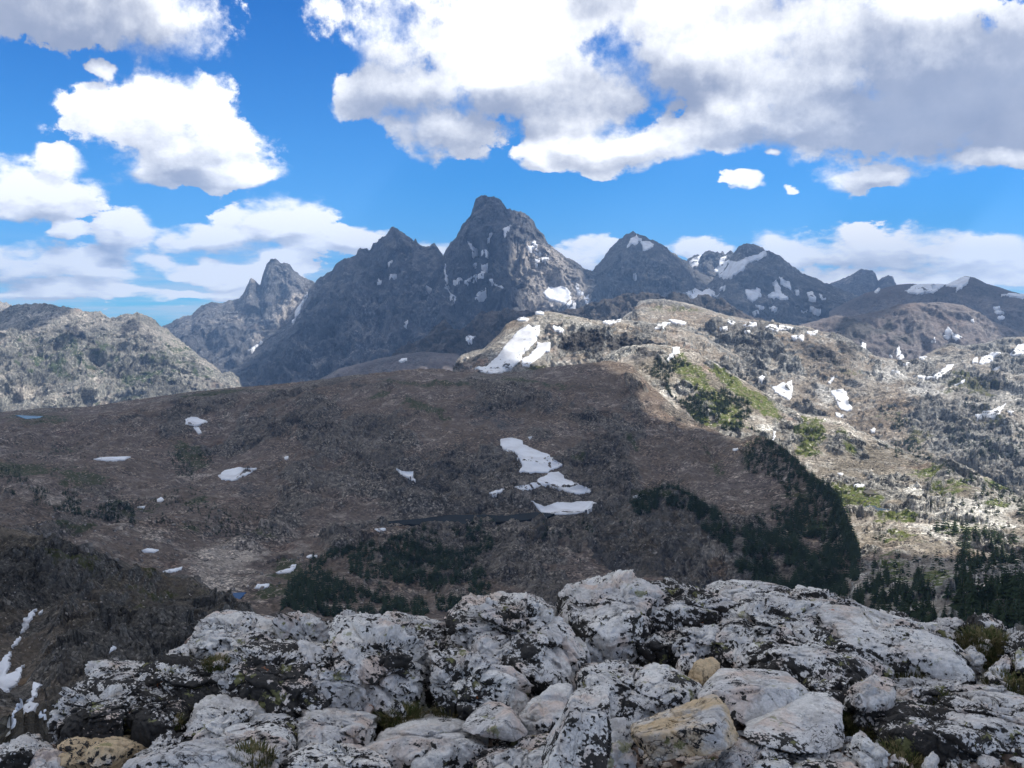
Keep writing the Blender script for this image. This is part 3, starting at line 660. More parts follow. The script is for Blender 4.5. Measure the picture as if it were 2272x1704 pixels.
plat = loft('plateau', -640, 1950, 1.9, [
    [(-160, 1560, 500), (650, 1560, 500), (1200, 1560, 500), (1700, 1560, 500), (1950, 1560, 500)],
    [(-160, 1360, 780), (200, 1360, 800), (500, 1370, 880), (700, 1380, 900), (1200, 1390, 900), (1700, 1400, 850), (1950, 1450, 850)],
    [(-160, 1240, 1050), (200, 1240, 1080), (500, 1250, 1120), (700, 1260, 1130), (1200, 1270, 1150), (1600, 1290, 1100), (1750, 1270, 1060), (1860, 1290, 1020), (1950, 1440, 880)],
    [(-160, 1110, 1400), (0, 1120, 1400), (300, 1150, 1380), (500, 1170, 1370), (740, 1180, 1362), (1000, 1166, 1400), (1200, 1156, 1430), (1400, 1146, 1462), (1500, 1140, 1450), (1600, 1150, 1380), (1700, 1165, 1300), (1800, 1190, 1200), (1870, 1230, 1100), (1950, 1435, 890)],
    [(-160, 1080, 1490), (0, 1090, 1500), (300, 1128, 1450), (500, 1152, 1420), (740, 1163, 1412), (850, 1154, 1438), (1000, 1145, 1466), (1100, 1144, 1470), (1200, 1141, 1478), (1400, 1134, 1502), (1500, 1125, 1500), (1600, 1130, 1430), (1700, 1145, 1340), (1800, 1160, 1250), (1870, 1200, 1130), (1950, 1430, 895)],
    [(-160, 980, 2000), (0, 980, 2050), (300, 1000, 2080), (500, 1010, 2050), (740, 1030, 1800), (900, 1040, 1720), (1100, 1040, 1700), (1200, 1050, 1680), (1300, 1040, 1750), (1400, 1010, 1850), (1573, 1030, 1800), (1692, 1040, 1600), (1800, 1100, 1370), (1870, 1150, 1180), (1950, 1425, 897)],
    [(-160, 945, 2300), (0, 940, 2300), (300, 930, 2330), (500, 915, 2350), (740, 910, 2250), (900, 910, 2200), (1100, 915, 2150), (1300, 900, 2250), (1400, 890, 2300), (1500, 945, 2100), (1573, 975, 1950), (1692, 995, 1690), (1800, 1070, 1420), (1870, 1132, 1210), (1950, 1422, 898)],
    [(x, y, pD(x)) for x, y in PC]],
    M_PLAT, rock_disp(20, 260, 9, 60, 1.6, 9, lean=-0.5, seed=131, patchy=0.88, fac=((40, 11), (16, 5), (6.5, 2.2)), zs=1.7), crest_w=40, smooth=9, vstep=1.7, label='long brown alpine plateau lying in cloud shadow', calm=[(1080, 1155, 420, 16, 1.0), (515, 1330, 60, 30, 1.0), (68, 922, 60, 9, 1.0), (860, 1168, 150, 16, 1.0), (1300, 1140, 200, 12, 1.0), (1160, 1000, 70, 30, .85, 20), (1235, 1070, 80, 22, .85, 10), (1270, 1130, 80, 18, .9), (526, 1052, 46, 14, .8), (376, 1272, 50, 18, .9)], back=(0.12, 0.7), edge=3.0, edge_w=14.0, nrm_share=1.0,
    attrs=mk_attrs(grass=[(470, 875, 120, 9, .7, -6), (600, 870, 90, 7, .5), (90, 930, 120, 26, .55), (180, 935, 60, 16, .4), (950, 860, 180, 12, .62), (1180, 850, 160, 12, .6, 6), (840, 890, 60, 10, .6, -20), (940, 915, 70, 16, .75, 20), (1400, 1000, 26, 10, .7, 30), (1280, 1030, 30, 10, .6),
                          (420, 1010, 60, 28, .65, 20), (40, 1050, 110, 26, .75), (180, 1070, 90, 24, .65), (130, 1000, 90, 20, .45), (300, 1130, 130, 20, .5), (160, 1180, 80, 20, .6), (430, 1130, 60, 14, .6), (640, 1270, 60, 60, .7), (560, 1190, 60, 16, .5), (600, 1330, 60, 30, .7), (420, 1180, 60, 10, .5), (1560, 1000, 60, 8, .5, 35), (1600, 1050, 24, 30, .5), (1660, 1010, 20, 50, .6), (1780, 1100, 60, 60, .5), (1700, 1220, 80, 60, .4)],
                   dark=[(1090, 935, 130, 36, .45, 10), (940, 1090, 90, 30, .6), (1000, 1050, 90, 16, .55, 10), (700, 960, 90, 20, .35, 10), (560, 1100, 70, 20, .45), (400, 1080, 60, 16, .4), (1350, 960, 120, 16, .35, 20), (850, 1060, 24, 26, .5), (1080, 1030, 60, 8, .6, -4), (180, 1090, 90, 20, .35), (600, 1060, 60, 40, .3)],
                   pale=[(130, 1120, 110, 30, .5, 10), (330, 1200, 90, 24, .5, 10), (420, 1050, 90, 20, .45), (560, 1290, 90, 40, .5), (660, 1215, 70, 20, .5), (500, 1230, 130, 46, .7, -12), (480, 1290, 110, 36, .8), (270, 1170, 70, 30, .65), (620, 1180, 110, 10, .5), (900, 1185, 120, 8, .5), (60, 1000, 60, 10, .4), (330, 940, 110, 22, .45, -10), (1180, 1120, 90, 24, .45), (230, 1060, 60, 22, .4), (90, 1100, 50, 18, .4), (210, 1000, 50, 12, .5)]))

# ---- shoulder below the tarn with the wooded mound
QC = [(620, 1260), (650, 1225), (700, 1205), (740, 1195), (800, 1190), (850, 1186), (920, 1176), (1000, 1166), (1080, 1158), (1150, 1153), (1250, 1152), (1300, 1149), (1350, 1134), (1380, 1118), (1400, 1106), (1420, 1097), (1439, 1091), (1465, 1085), (1491, 1083), (1518, 1090), (1540, 1105), (1558, 1118), (1580, 1127), (1597, 1134), (1621, 1153.6), (1644, 1181), (1652, 1205), (1660, 1224), (1676, 1244), (1711, 1268), (1740, 1310), (1780, 1380)]
def qD(x): return float(np.interp(x, [620, 740, 1000, 1300, 1491, 1600, 1780], [1270, 1320, 1380, 1400, 1300, 1180, 950]))
shoulder = loft('hill', 620, 1780, 1.9, [
    [(620, 1560, 600), (1780, 1600, 600)],
    [(620, 1420, 1000), (1000, 1420, 1050), (1300, 1400, 1020), (1600, 1400, 900), (1780, 1440, 850)],
    [(620, 1290, 1200), (740, 1260, 1240), (1000, 1260, 1260), (1300, 1250, 1230), (1500, 1230, 1140), (1640, 1280, 1020), (1780, 1400, 900)],
    [(x, y, qD(x)) for x, y in QC]],
    M_CLIFF, rock_disp(18, 120, 6, 28, 1.4, 7, lean=-0.4, seed=141, patchy=0.5, fac=((26, 17), (11, 7), (5, 3)), zs=1.7), crest_w=14, smooth=5, label='steep wooded shoulder of rock below the tarn', back=(0.05, 0.9), edge=3.0, edge_w=14.0, nrm_share=1.0,
    attrs=mk_attrs(grass=[(760, 1260, 90, 60, .5), (900, 1210, 80, 16, .5), (1000, 1330, 60, 50, .45), (1220, 1320, 80, 40, .6), (1460, 1110, 60, 16, .7), (1180, 1200, 200, 20, .3), (1300, 1190, 60, 20, .4), (1430, 1140, 40, 14, .5)],
                   dark=[(1340, 1270, 160, 60, .6), (1220, 1220, 60, 40, .55), (1150, 1280, 60, 60, .4), (1500, 1260, 90, 60, .5), (1050, 1220, 60, 30, .4)], pale=[(900, 1190, 60, 8, .6), (760, 1330, 120, 40, .3), (1130, 1290, 24, 70, .6, -30), (1380, 1180, 40, 20, .4), (1600, 1240, 50, 60, .45), (1000, 1180, 60, 12, .4)]))

# ---- dark near spur, bottom left
SC = [(-120, 1155), (0, 1168), (60, 1180), (130, 1198), (206, 1221), (240, 1231), (268, 1242), (295, 1260.6), (310, 1271), (326, 1279.5), (345, 1280), (361, 1278), (395, 1276), (410, 1277), (426, 1281), (442, 1289), (457, 1297), (488, 1321), (515, 1341), (550, 1362), (620, 1410), (760, 1500)]
spur = loft('ridge', -560, 760, 1.8, [
    [(-120, 1950, 60), (300, 1900, 60), (760, 1900, 60)],
    [(-120, 1720, 150), (100, 1700, 170), (300, 1640, 190), (760, 1640, 190)],
    [(-120, 1560, 220), (60, 1480, 260), (200, 1400, 290), (400, 1400, 280), (600, 1480, 260), (760, 1560, 240)],
    [(-120, 1360, 300), (60, 1330, 320), (200, 1320, 340), (400, 1335, 330), (600, 1430, 300), (760, 1530, 270)],
    [(x, y, 400) for x, y in SC]],
    M_SPUR, rock_disp(9, 42, 2.2, 13, 0.4, 3.2, lean=0.6, seed=151, patchy=0.4, fac=((10, 3.6), (4.2, 1.4), (1.8, 0.5)), zs=1.1), crest_w=40, smooth=8, vstep=2.0, calm=[(30, 1500, 80, 120, .9), (75, 1390, 50, 60, .85), (20, 1620, 60, 60, .8)], label='dark brown near spur at the lower left', back=(0.3, 0.9), edge=1.2, edge_w=5.0, nrm_share=1.0,
    attrs=mk_attrs(grass=[(150, 1290, 110, 22, .6), (360, 1330, 130, 30, .45), (300, 1360, 60, 20, .4), (240, 1330, 60, 12, .4)],
                   dark=[(100, 1420, 70, 60, .45), (170, 1360, 60, 40, .4)],
                   pale=[(215, 1340, 14, 26, .5), (230, 1400, 20, 40, .4)]))
# ------------------------------------------------------------------ placing things on the land: rays from the viewpoint find where a spot of ground lies
bpy.context.view_layer.update()
_dg = bpy.context.evaluated_depsgraph_get()

def hit(px, py):
    x, z = pdir(px, py)
    d = Vector((float(x), 1.0, float(z))).normalized()
    ok, loc, nor, idx, ob, _m = scene.ray_cast(_dg, (0, 0, 0), d)
    if not ok: return None
    return loc, nor, ob

CROP = {'a': (0, 400, .3436), 'b': (700, 400, .3436), 'c': (1400, 400, .3942), 'd': (0, 850, .3436), 'e': (700, 850, .3436), 'f': (1400, 850, .3942),
        'g': (0, 1240, .3436), 'h': (700, 1240, .3436), 'i': (1400, 1240, .3942)}
def cr(k, pts):
    ox, oy, s = CROP[k]
    return [(ox + x * s, oy + y * s) for x, y in pts]

def inside(poly, x, y):
    c = False; n = len(poly); j = n - 1
    for i in range(n):
        xi, yi = poly[i]; xj, yj = poly[j]
        if (yi > y) != (yj > y) and x < (xj - xi) * (y - yi) / (yj - yi) + xi: c = not c
        j = i
    return c

M_SNOW, _g = new_mat('old_snow')
_tc = _g.n('ShaderNodeTexCoord').outputs['Object']
_n = _g.noise(_tc, 0.02, 6, 0.65)
_c = _g.mix(_g.ramp(_n, 0.4, 0.68), (0.86, 0.88, 0.92), (0.66, 0.66, 0.68))
finish(_g, _c, 0.6, _g.noise(_tc, 0.06, 6, 0.6), 4.0, 0.5, 0.3)

def drape(name, poly, step, lift, mat, ragged=0.0, flat=False):
    """a thin body lying on the land inside a closed outline"""
    out = []
    n = len(poly)
    for i in range(n):
        (x0, y0), (x1, y1) = poly[i], poly[(i + 1) % n]
        L = math.hypot(x1 - x0, y1 - y0); k = max(1, int(L / step))
        for j in range(k):
            x, y = x0 + (x1 - x0) * j / k, y0 + (y1 - y0) * j / k
            if ragged:
                q = np.array([[x * 1.0, y * 1.0, n * 3.1]])
                x += float(fbm(q, 1 / 9, 3, 0.7, 1.0)[0]) * ragged; y += float(fbm(q, 1 / 9, 3, 0.7, 2.0)[0]) * ragged * 0.6
            out.append((x, y))
    xs = [p[0] for p in out]; ys = [p[1] for p in out]
    ins = [(x, y) for x in np.arange(min(xs), max(xs), step) for y in np.arange(min(ys), max(ys), step * 0.6) if inside(out, x, y)]
    m = len(out)
    vs, es, fs, *_ = delaunay_2d_cdt([Vector(p) for p in out + ins], [(i, (i + 1) % m) for i in range(m)], [], 1, 0.05)
    H = [hit(v.x, v.y) for v in vs]
    ds = [h[0].y for h in H if h]
    if len(ds) < 3 or not fs: return None
    med = float(np.median(ds))
    lo, hi = med * (1 - 0.10), med * (1 + 0.14)
    far_ = [h[0] for h in H if h and h[0].y > 0.75 * max(ds)]
    zt = float(np.median([p.z for p in far_])) + lift
    if flat: med = float(np.median([p.y for p in far_])); lo, hi = med * 0.9, med * 1.14
    V = []
    for v, h in zip(vs, H):
        D = min(max(h[0].y, lo), hi) if h else med
        x, z = pdir(v.x, v.y)
        if flat:
            D = zt / float(z); V.append((float(x) * D, D, zt))
        else:
            nn = h[1] if h else Vector((0, -0.5, 0.8))
            V.append((float(x) * D + nn.x * lift, D + nn.y * lift, float(z) * D + nn.z * lift))
    V = np.array(V)
    from collections import Counter
    cnt = set((f[i], f[(i + 1) % len(f)]) for f in fs for i in range(len(f)))
    if not flat:                       # light smoothing so the snow bridges the stones under it
        nb = [set() for _ in V]
        for a, b in cnt: nb[a].add(b); nb[b].add(a)
        border = set(a for a, b in cnt if (b, a) not in cnt) | set(b for a, b in cnt if (b, a) not in cnt)
        for _ in range(5):
            W_ = V.copy()
            for i, s in enumerate(nb):
                if s and i not in border: W_[i] = 0.4 * V[i] + 0.6 * V[list(s)].mean(0)
            V = W_
    c0 = V.mean(0)
    F_ = []
    lowv = V - np.array([0, -lift * 0.8, lift * 3.0]) if not flat else V - np.array([0, 0, 3.0])
    k = len(V)
    flip = np.cross(V[fs[0][1]] - V[fs[0][0]], V[fs[0][2]] - V[fs[0][0]])[2] < 0
    for f in fs: F_.append(tuple(reversed(f)) if flip else tuple(f))
    for a, b in list(cnt):
        if (b, a) not in cnt: F_.append((a, b, k + b, k + a) if flip else (b, a, k + a, k + b))
    o = mesh_np(name, np.concatenate([V, lowv]) - c0, F_, mat, not flat)
    o.location = c0
    return o

ORD = ['first', 'second', 'third', 'fourth', 'fifth', 'sixth', 'seventh', 'eighth', 'ninth', 'tenth', 'eleventh', 'twelfth', 'thirteenth', 'fourteenth', 'fifteenth', 'sixteenth', 'seventeenth', 'eighteenth']
SNOW = [
 # region phrase, group, crop, [(polygon, own label or None), ...]
 ('on the twin spired peak', 'snow on the twin spired peak', 'a', [
   ([(1895, 920), (1898, 880), (1925, 830), (1955, 780), (1985, 725), (1994, 740), (1962, 800), (1930, 870), (1902, 918)], 'narrow snow gully between the twin spires and the dark peak'),
   ([(1610, 1100), (1660, 1060), (1690, 1035), (1700, 1045), (1650, 1085)], 'short snow streak low in the gully under the twin spires')]),
 ('on the jagged peak left of the tallest summit', 'snow on the jagged peak', 'b', [
   ([(398, 645), (405, 640), (425, 655), (428, 665), (402, 668)], None), ([(708, 680), (715, 675), (742, 700), (745, 718), (730, 712)], None),
   ([(578, 925), (588, 900), (600, 905), (592, 935), (578, 945)], None), ([(475, 528), (500, 525), (503, 533), (480, 535)], None), ([(480, 614), (520, 602), (522, 609), (485, 620)], None)]),
 ('on the face of the tallest summit', 'snow on the tallest summit', 'b', [
   ([(1110, 345), (1120, 335), (1140, 335), (1142, 350), (1130, 370), (1112, 375)], None), ([(1210, 325), (1235, 300), (1260, 288), (1264, 297), (1230, 322), (1213, 334)], None),
   ([(983, 390), (1000, 408), (1005, 428), (1045, 448), (1057, 475), (1045, 482), (1010, 460), (998, 442), (988, 420)], None),
   ([(1058, 545), (1120, 540), (1118, 580), (1085, 602), (1050, 614), (990, 644), (960, 670), (965, 655), (1020, 618), (1075, 588), (1088, 565)], 'bent snow ledge like a hook on the tallest summit'),
   ([(898, 641), (930, 635), (945, 643), (920, 653)], None),
   ([(822, 540), (835, 543), (852, 640), (860, 690), (872, 728), (900, 745), (904, 782), (886, 782), (863, 742), (843, 697), (840, 650), (828, 590)], 'long thin snow couloir in the notch left of the tallest summit'),
   ([(1075, 705), (1095, 695), (1098, 725), (1060, 767), (1038, 762), (1055, 725)], None), ([(1122, 645), (1135, 640), (1150, 668), (1140, 674)], None), ([(1160, 666), (1205, 688), (1207, 699), (1170, 682)], None),
   ([(1393, 398), (1410, 395), (1442, 420), (1437, 432), (1405, 417)], None), ([(1365, 425), (1385, 420), (1415, 438), (1462, 468), (1450, 477), (1400, 452)], None),
   ([(1420, 505), (1445, 510), (1445, 535), (1425, 537)], None), ([(1450, 510), (1515, 498), (1515, 515), (1460, 522)], None), ([(1022, 555), (1032, 535), (1041, 550), (1038, 560)], None), ([(1080,460),(1090,448),(1112,468),(1105,476)], None),
   ([(1470, 725), (1500, 690), (1540, 690), (1580, 680), (1605, 685), (1640, 715), (1645, 750), (1675, 800), (1670, 825), (1645, 825), (1610, 800), (1560, 785), (1510, 770), (1480, 750)], 'broad white glacier below the right shoulder of the tallest summit'),
   ([(1686, 665), (1697, 665), (1697, 700), (1727, 715), (1720, 740), (1700, 727), (1683, 695)], None), ([(1735, 755), (1765, 745), (1767, 760), (1755, 802), (1743, 790)], None)]),
 ('near the top of the dome shaped peak', 'snow on the dome shaped peak', 'b', [
   ([(2020, 430), (2040, 385), (2065, 370), (2070, 355), (2080, 385), (2110, 380), (2060, 402), (2030, 422)], None), ([(2100, 402), (2150, 400), (2180, 420), (2165, 440), (2120, 456), (2110, 422)], None),
   ([(2050, 595), (2060, 593), (2075, 612), (2068, 616)], None)]),
 ('on the broad dark peak', 'snow on the broad dark peak', 'c', [
   ([(462, 505), (490, 480), (505, 440), (530, 425), (528, 452), (545, 452), (600, 465), (640, 442), (700, 425), (750, 398), (760, 418), (720, 440), (660, 462), (640, 492), (600, 520), (560, 547), (530, 545), (490, 530)], 'big white snow bowl with a ramp under the pinnacles'),
   ([(335, 455), (360, 440), (392, 428), (388, 450), (360, 477), (343, 490)], 'small snow slope left of the pinnacles'),
   ([(295, 635), (360, 610), (400, 625), (440, 612), (470, 630), (475, 650), (505, 638), (480, 658), (440, 655), (400, 667), (370, 687), (330, 657)], 'ragged snow apron behind the dark ridge crest'),
   ([(495, 612), (540, 592), (542, 600), (505, 622)], None),
   ([(635, 620), (700, 620), (718, 600), (730, 650), (700, 667), (680, 687), (650, 662)], None), ([(800, 570), (815, 563), (850, 640), (887, 670), (860, 674), (820, 657), (772, 662), (780, 643), (815, 628)], 'snow patch shaped like a boot on the broad dark peak'),
   ([(830, 545), (850, 548), (887, 575), (895, 612), (870, 597), (845, 572)], None), ([(990, 635), (1022, 632), (1042, 670), (1018, 672)], None), ([(1058, 645), (1097, 668), (1075, 672)], None), ([(920, 622), (942, 620), (940, 648), (928, 647)], None),
   ([(1000, 712), (1040, 720), (1077, 722), (1040, 736), (1005, 730)], None), ([(948, 735), (987, 732), (970, 747)], None), ([(680, 740), (705, 733), (714, 745), (690, 760)], None), ([(705, 706), (742, 714), (720, 724)], None), ([(785, 713), (832, 717), (800, 730)], None)]),
 ('on the long dark plateau to the right', 'snow on the far right plateau', 'c', [
   ([(1545, 625), (1600, 595), (1680, 590), (1765, 592), (1740, 610), (1700, 635), (1650, 630), (1610, 642), (1570, 637)], 'long flat snow sheet left of the small cone'),
   ([(1775, 597), (1800, 585), (1850, 560), (1880, 550), (1905, 553), (1897, 580), (1860, 605), (1828, 627), (1835, 602)], 'snow wedge climbing to the tip of the small cone'),
   ([(2095, 645), (2130, 643), (2230, 650), (2230, 667), (2130, 657)], None), ([(2033, 720), (2070, 714), (2077, 728), (2050, 732)], None), ([(2048, 745), (2092, 734), (2097, 746), (2060, 754)], None), ([(2058, 777), (2085, 761), (2102, 772), (2075, 788)], None), ([(1373, 632), (1395, 611), (1407, 618), (1390, 637)], None)]),
 ('on the purple brown hill', 'snow on the purple brown hill', 'c', [
   ([(1755, 880), (1780, 870), (1775, 850), (1790, 828), (1812, 855), (1800, 882), (1780, 895)], None), ([(1815, 860), (1857, 880), (1840, 892), (1813, 887)], None), ([(1916, 790), (1930, 783), (1927, 807)], None), ([(1695, 907), (1705, 889), (1710, 900)], None),
   ([(1488, 992), (1500, 950), (1510, 933), (1514, 965), (1497, 997)], None), ([(1500, 1000), (1525, 979), (1534, 1000), (1512, 1012)], None), ([(1450, 990), (1466, 987), (1472, 1004)], None)]),
 ('along the flat mesa top', 'snow on the mesa', 'c', [
   ([(130, 833), (150, 815), (190, 799), (222, 803), (180, 826), (150, 839)], None), ([(215, 788), (260, 789), (312, 805), (300, 816), (240, 804)], None), ([(540, 799), (560, 792), (587, 800), (560, 811)], None), ([(503, 829), (547, 825), (535, 840)], None), ([(628, 816), (670, 799), (702, 805), (707, 821), (660, 824)], None),
   ([(755, 831), (780, 814), (840, 819), (920, 835), (850, 845), (800, 844)], 'longest thin snow strip on the mesa rim'), ([(640, 850), (665, 847), (672, 861)], None), ([(983, 856), (1052, 849), (1052, 861), (1000, 867)], None),
   ([(900, 880), (960, 872), (974, 880), (965, 907), (950, 891), (910, 887)], 'snow plug at the head of the cliff gully'), ([(1288, 936), (1305, 914), (1320, 925), (1322, 946), (1305, 954)], None)]),
 ('on the rocky knob', 'snow on the rocky knob', 'b', [
   ([(1030, 1212), (1060, 1205), (1100, 1205), (1170, 1148), (1200, 1108), (1230, 1068), (1310, 978), (1380, 935), (1400, 950), (1450, 940), (1440, 1000), (1420, 1040), (1370, 1090), (1330, 1130), (1340, 1150), (1290, 1190), (1230, 1235), (1150, 1255), (1090, 1240)], 'big bright snow field sloping across the rocky knob'),
   ([(1320, 1182), (1350, 1150), (1390, 1125), (1425, 1085), (1432, 1045), (1450, 1055), (1520, 1050), (1515, 1110), (1480, 1110), (1460, 1140), (1380, 1190)], 'ragged snow lobe right of the big snow field'),
   ([(1305, 897), (1345, 884), (1377, 900), (1370, 911), (1310, 908)], None), ([(1420, 850), (1450, 847), (1480, 861), (1470, 870), (1430, 866)], None), ([(1530, 945), (1560, 938), (1602, 970), (1590, 987), (1570, 972), (1540, 972)], None),
   ([(1855, 917), (1880, 905), (1977, 897), (1970, 911), (1900, 931), (1860, 927)], 'flat snow strip between the knob and the mesa')]),
 ('in front of the dark ridge', 'snow near the dark ridge', 'b', [([(973, 1010), (990, 1004), (1010, 1014), (1032, 1009), (1000, 1030), (980, 1030)], 'small snow patch on the dark ridge left of the knob'), ([(543, 1172), (560, 1159), (589, 1156), (580, 1170), (550, 1180)], 'small snow patch on the low grey shelf')]),
 ('on the brown capped outcrop', 'snow on the brown capped outcrop', 'c', [([(190, 1012), (215, 985), (235, 975), (233, 943), (274, 943), (272, 970), (245, 987), (210, 1022)], 'snow chute under the brown cap of the green ridge')]),
 ('in the rocky right valley', 'snow in the right valley', 'c', [
   ([(790, 1165), (830, 1155), (860, 1138), (870, 1150), (890, 1130), (905, 1130), (907, 1215), (890, 1242), (850, 1217), (810, 1195)], 'bright snow wedge below the mesa cliff beside grey scree'),
   ([(1123, 1185), (1160, 1180), (1200, 1178), (1217, 1215), (1247, 1295), (1210, 1302), (1170, 1282), (1148, 1230)], 'tall bright snow wedge between two scree fans'),
   ([(1108, 1142), (1140, 1103), (1145, 1112), (1120, 1147)], None), ([(1150, 1310), (1197, 1323), (1197, 1339), (1163, 1334)], None), ([(718, 1112), (745, 1097), (752, 1115), (735, 1127)], None),
   ([(1590, 1100), (1640, 1102), (1700, 1108), (1740, 1078), (1780, 1043), (1814, 1040), (1805, 1062), (1760, 1092), (1730, 1114), (1640, 1114)], 'curved snow tongue in a hollow of the right valley'),
   ([(1958, 1032), (1975, 1000), (2030, 975), (2074, 971), (2020, 1022), (1980, 1037)], None), ([(1923, 1010), (1950, 999), (1952, 1025), (1925, 1032)], None), ([(2135, 987), (2180, 930), (2212, 923), (2280, 930), (2280, 975), (2212, 977), (2170, 988)], 'large snow field cut by the right frame edge'),
   ([(2030, 1067), (2082, 1047), (2060, 1072)], None), ([(1813, 1157), (1880, 1117), (1877, 1131), (1830, 1155)], None), ([(1975, 1305), (2040, 1290), (2112, 1259), (2092, 1290), (2060, 1320), (2035, 1342), (2000, 1327)], 'snow patch shaped like a wing among conifers on the right'),
   ([(1936, 1322), (1975, 1317), (1982, 1341), (1950, 1340)], None), ([(2118, 1300), (2152, 1304), (2147, 1322)], None), ([(1468, 1070), (1512, 1074), (1500, 1085)], None), ([(1528, 1030), (1562, 1029), (1550, 1047)], None), ([(1618, 1001), (1662, 994), (1640, 1012)], None), ([(1348, 1406), (1370, 1397), (1377, 1415), (1358, 1422)], None)]),
 ('near the valley meadow', 'snow near the meadow', 'f', [
   ([(793, 325), (803, 275), (817, 275), (807, 325)], None), ([(1256, 574), (1290, 567), (1320, 575), (1300, 586), (1263, 585)], None), ([(1163, 510), (1197, 511), (1180, 520)], None), ([(13, 640), (50, 624), (80, 630), (60, 646), (25, 650)], None), ([(573, 374), (605, 369), (610, 376), (585, 381)], None)]),
 ('above the dark tarn', 'snow above the tarn', 'e', [
   ([(1195, 365), (1260, 356), (1335, 375), (1342, 400), (1400, 428), (1500, 463), (1540, 493), (1602, 530), (1570, 547), (1510, 562), (1500, 580), (1400, 580), (1310, 573), (1332, 540), (1308, 480), (1280, 442), (1210, 437), (1193, 400)], 'largest shaded snow field on the plateau above the tarn'),
   ([(1290, 668), (1350, 660), (1430, 640), (1440, 620), (1490, 600), (1507, 583), (1570, 577), (1602, 600), (1602, 620), (1680, 648), (1740, 668), (1779, 690), (1770, 707), (1700, 718), (1640, 707), (1560, 677), (1490, 652), (1400, 682), (1330, 692)], 'middle snow field shaped like an arrowhead above the tarn'),
   ([(1118, 712), (1160, 696), (1217, 684), (1212, 702), (1150, 724)], None),
   ([(1393, 755), (1420, 778), (1480, 800), (1560, 773), (1650, 775), (1700, 768), (1790, 768), (1822, 785), (1770, 822), (1690, 845), (1560, 852), (1455, 838), (1440, 820)], 'snow bank touching the right end of the tarn'),
   ([(526, 548), (560, 570), (632, 572), (637, 600), (650, 642), (600, 617), (550, 592)], 'small snow wedge under a cliff left of the snow fields'),
   ([(2058, 737), (2085, 719), (2127, 722), (2110, 740)], None), ([(383, 946), (450, 939), (452, 951), (400, 957)], None), ([(1373, 353), (1402, 349), (1390, 362)], None)]),
 ('on the left half of the plateau', 'snow on the left of the plateau', 'd', [
   ([(1193, 235), (1230, 219), (1270, 224), (1337, 252), (1290, 272), (1240, 277), (1200, 262)], None), ([(1248, 290), (1285, 289), (1302, 325), (1280, 332)], None), ([(608, 496), (660, 484), (842, 479), (800, 499), (740, 507), (650, 502)], None),
   ([(1413, 600), (1450, 569), (1540, 549), (1657, 554), (1610, 587), (1510, 632), (1430, 624)], 'oval snow patch on the plateau left of centre'), ([(1833, 485), (1865, 474), (1862, 493), (1845, 499)], None), ([(1016, 755), (1040, 741), (1060, 757), (1040, 772), (1018, 766)], None), ([(888, 804), (937, 799), (925, 810)], None),
   ([(910, 1083), (950, 1072), (1022, 1080), (990, 1097), (930, 1095)], None), ([(1045, 1222), (1090, 1210), (1180, 1190), (1165, 1208), (1110, 1224), (1060, 1228)], None), ([(1643, 1327), (1660, 1304), (1737, 1301), (1732, 1321), (1690, 1332)], None),
   ([(1783, 1226), (1870, 1199), (1885, 1179), (1914, 1174), (1907, 1196), (1870, 1227), (1800, 1234)], None), ([(1976, 1126), (2010, 1111), (2052, 1114), (2047, 1129), (1990, 1132)], None)]),
 ('in the gully of the near dark spur', 'snow on the near spur', 'd', [
   ([(128, 1612), (138, 1570), (163, 1520), (198, 1480), (232, 1466), (217, 1500), (192, 1542), (162, 1592), (137, 1617)], None), ([(248, 1507), (265, 1484), (283, 1473), (277, 1492)], None)]),
 ('at the lower left corner', 'snow at the lower left corner', 'g', [
   ([(70, 582), (90, 540), (115, 510), (130, 515), (102, 560), (78, 585)], None), ([(-60, 720), (30, 640), (67, 603), (62, 680), (30, 765), (90, 742), (152, 688), (132, 740), (125, 792), (60, 852), (0, 907), (-60, 940)], 'forked snow patch at the left frame edge'),
   ([(-50, 1120), (40, 1060), (60, 1030), (100, 968), (133, 905), (122, 960), (82, 1020), (112, 1035), (100, 1067), (50, 1112), (0, 1137), (-50, 1152)], None), ([(143, 1017), (155, 960), (200, 900), (225, 803), (268, 813), (235, 862), (203, 938), (243, 945), (230, 977), (190, 992), (160, 1020)], 'snow patch shaped like a running figure beside the outcrop'),
   ([(258, 1012), (270, 984), (295, 976), (287, 1002)], None), ([(705, 612), (720, 563), (737, 573), (715, 607)], None)]),
]
# water first (it needs the bare ground), then snow
def water(poly, col, label, lift=0.5, dark=False):
    m, g = new_mat('lake_water')
    d = g.n('ShaderNodeBsdfDiffuse'); d.inputs['Color'].default_value = (*col, 1)
    gl = g.n('ShaderNodeBsdfGlossy'); gl.inputs['Roughness'].default_value = 0.12
    x = g.n('ShaderNodeMixShader'); x.inputs[0].default_value = 0.03 if dark else 0.18
    o_ = g.n('ShaderNodeOutputMaterial')
    g.nt.links.new(d.outputs[0], x.inputs[1]); g.nt.links.new(gl.outputs[0], x.inputs[2]); g.nt.links.new(x.outputs[0], o_.inputs[0])
    o = drape('water', poly, 6.0, lift, m, 0.8, flat=True)
    if o: tag(o, label, kind='structure')
water(cr('e', [(90, 962), (150, 930), (350, 900), (500, 888), (700, 872), (850, 850), (1100, 850), (1230, 855), (1420, 832), (1545, 842), (1500, 862), (1300, 890), (1100, 900), (950, 915), (860, 925), (600, 910), (450, 940), (300, 962), (150, 978)]), (0.010, 0.014, 0.016), 'long narrow dark tarn at the foot of the plateau slope', dark=True)
water(cr('d', [(1428, 1352), (1590, 1352), (1565, 1380), (1515, 1425), (1465, 1400)]), (0.03, 0.06, 0.12), 'small blue pond behind the near spur')
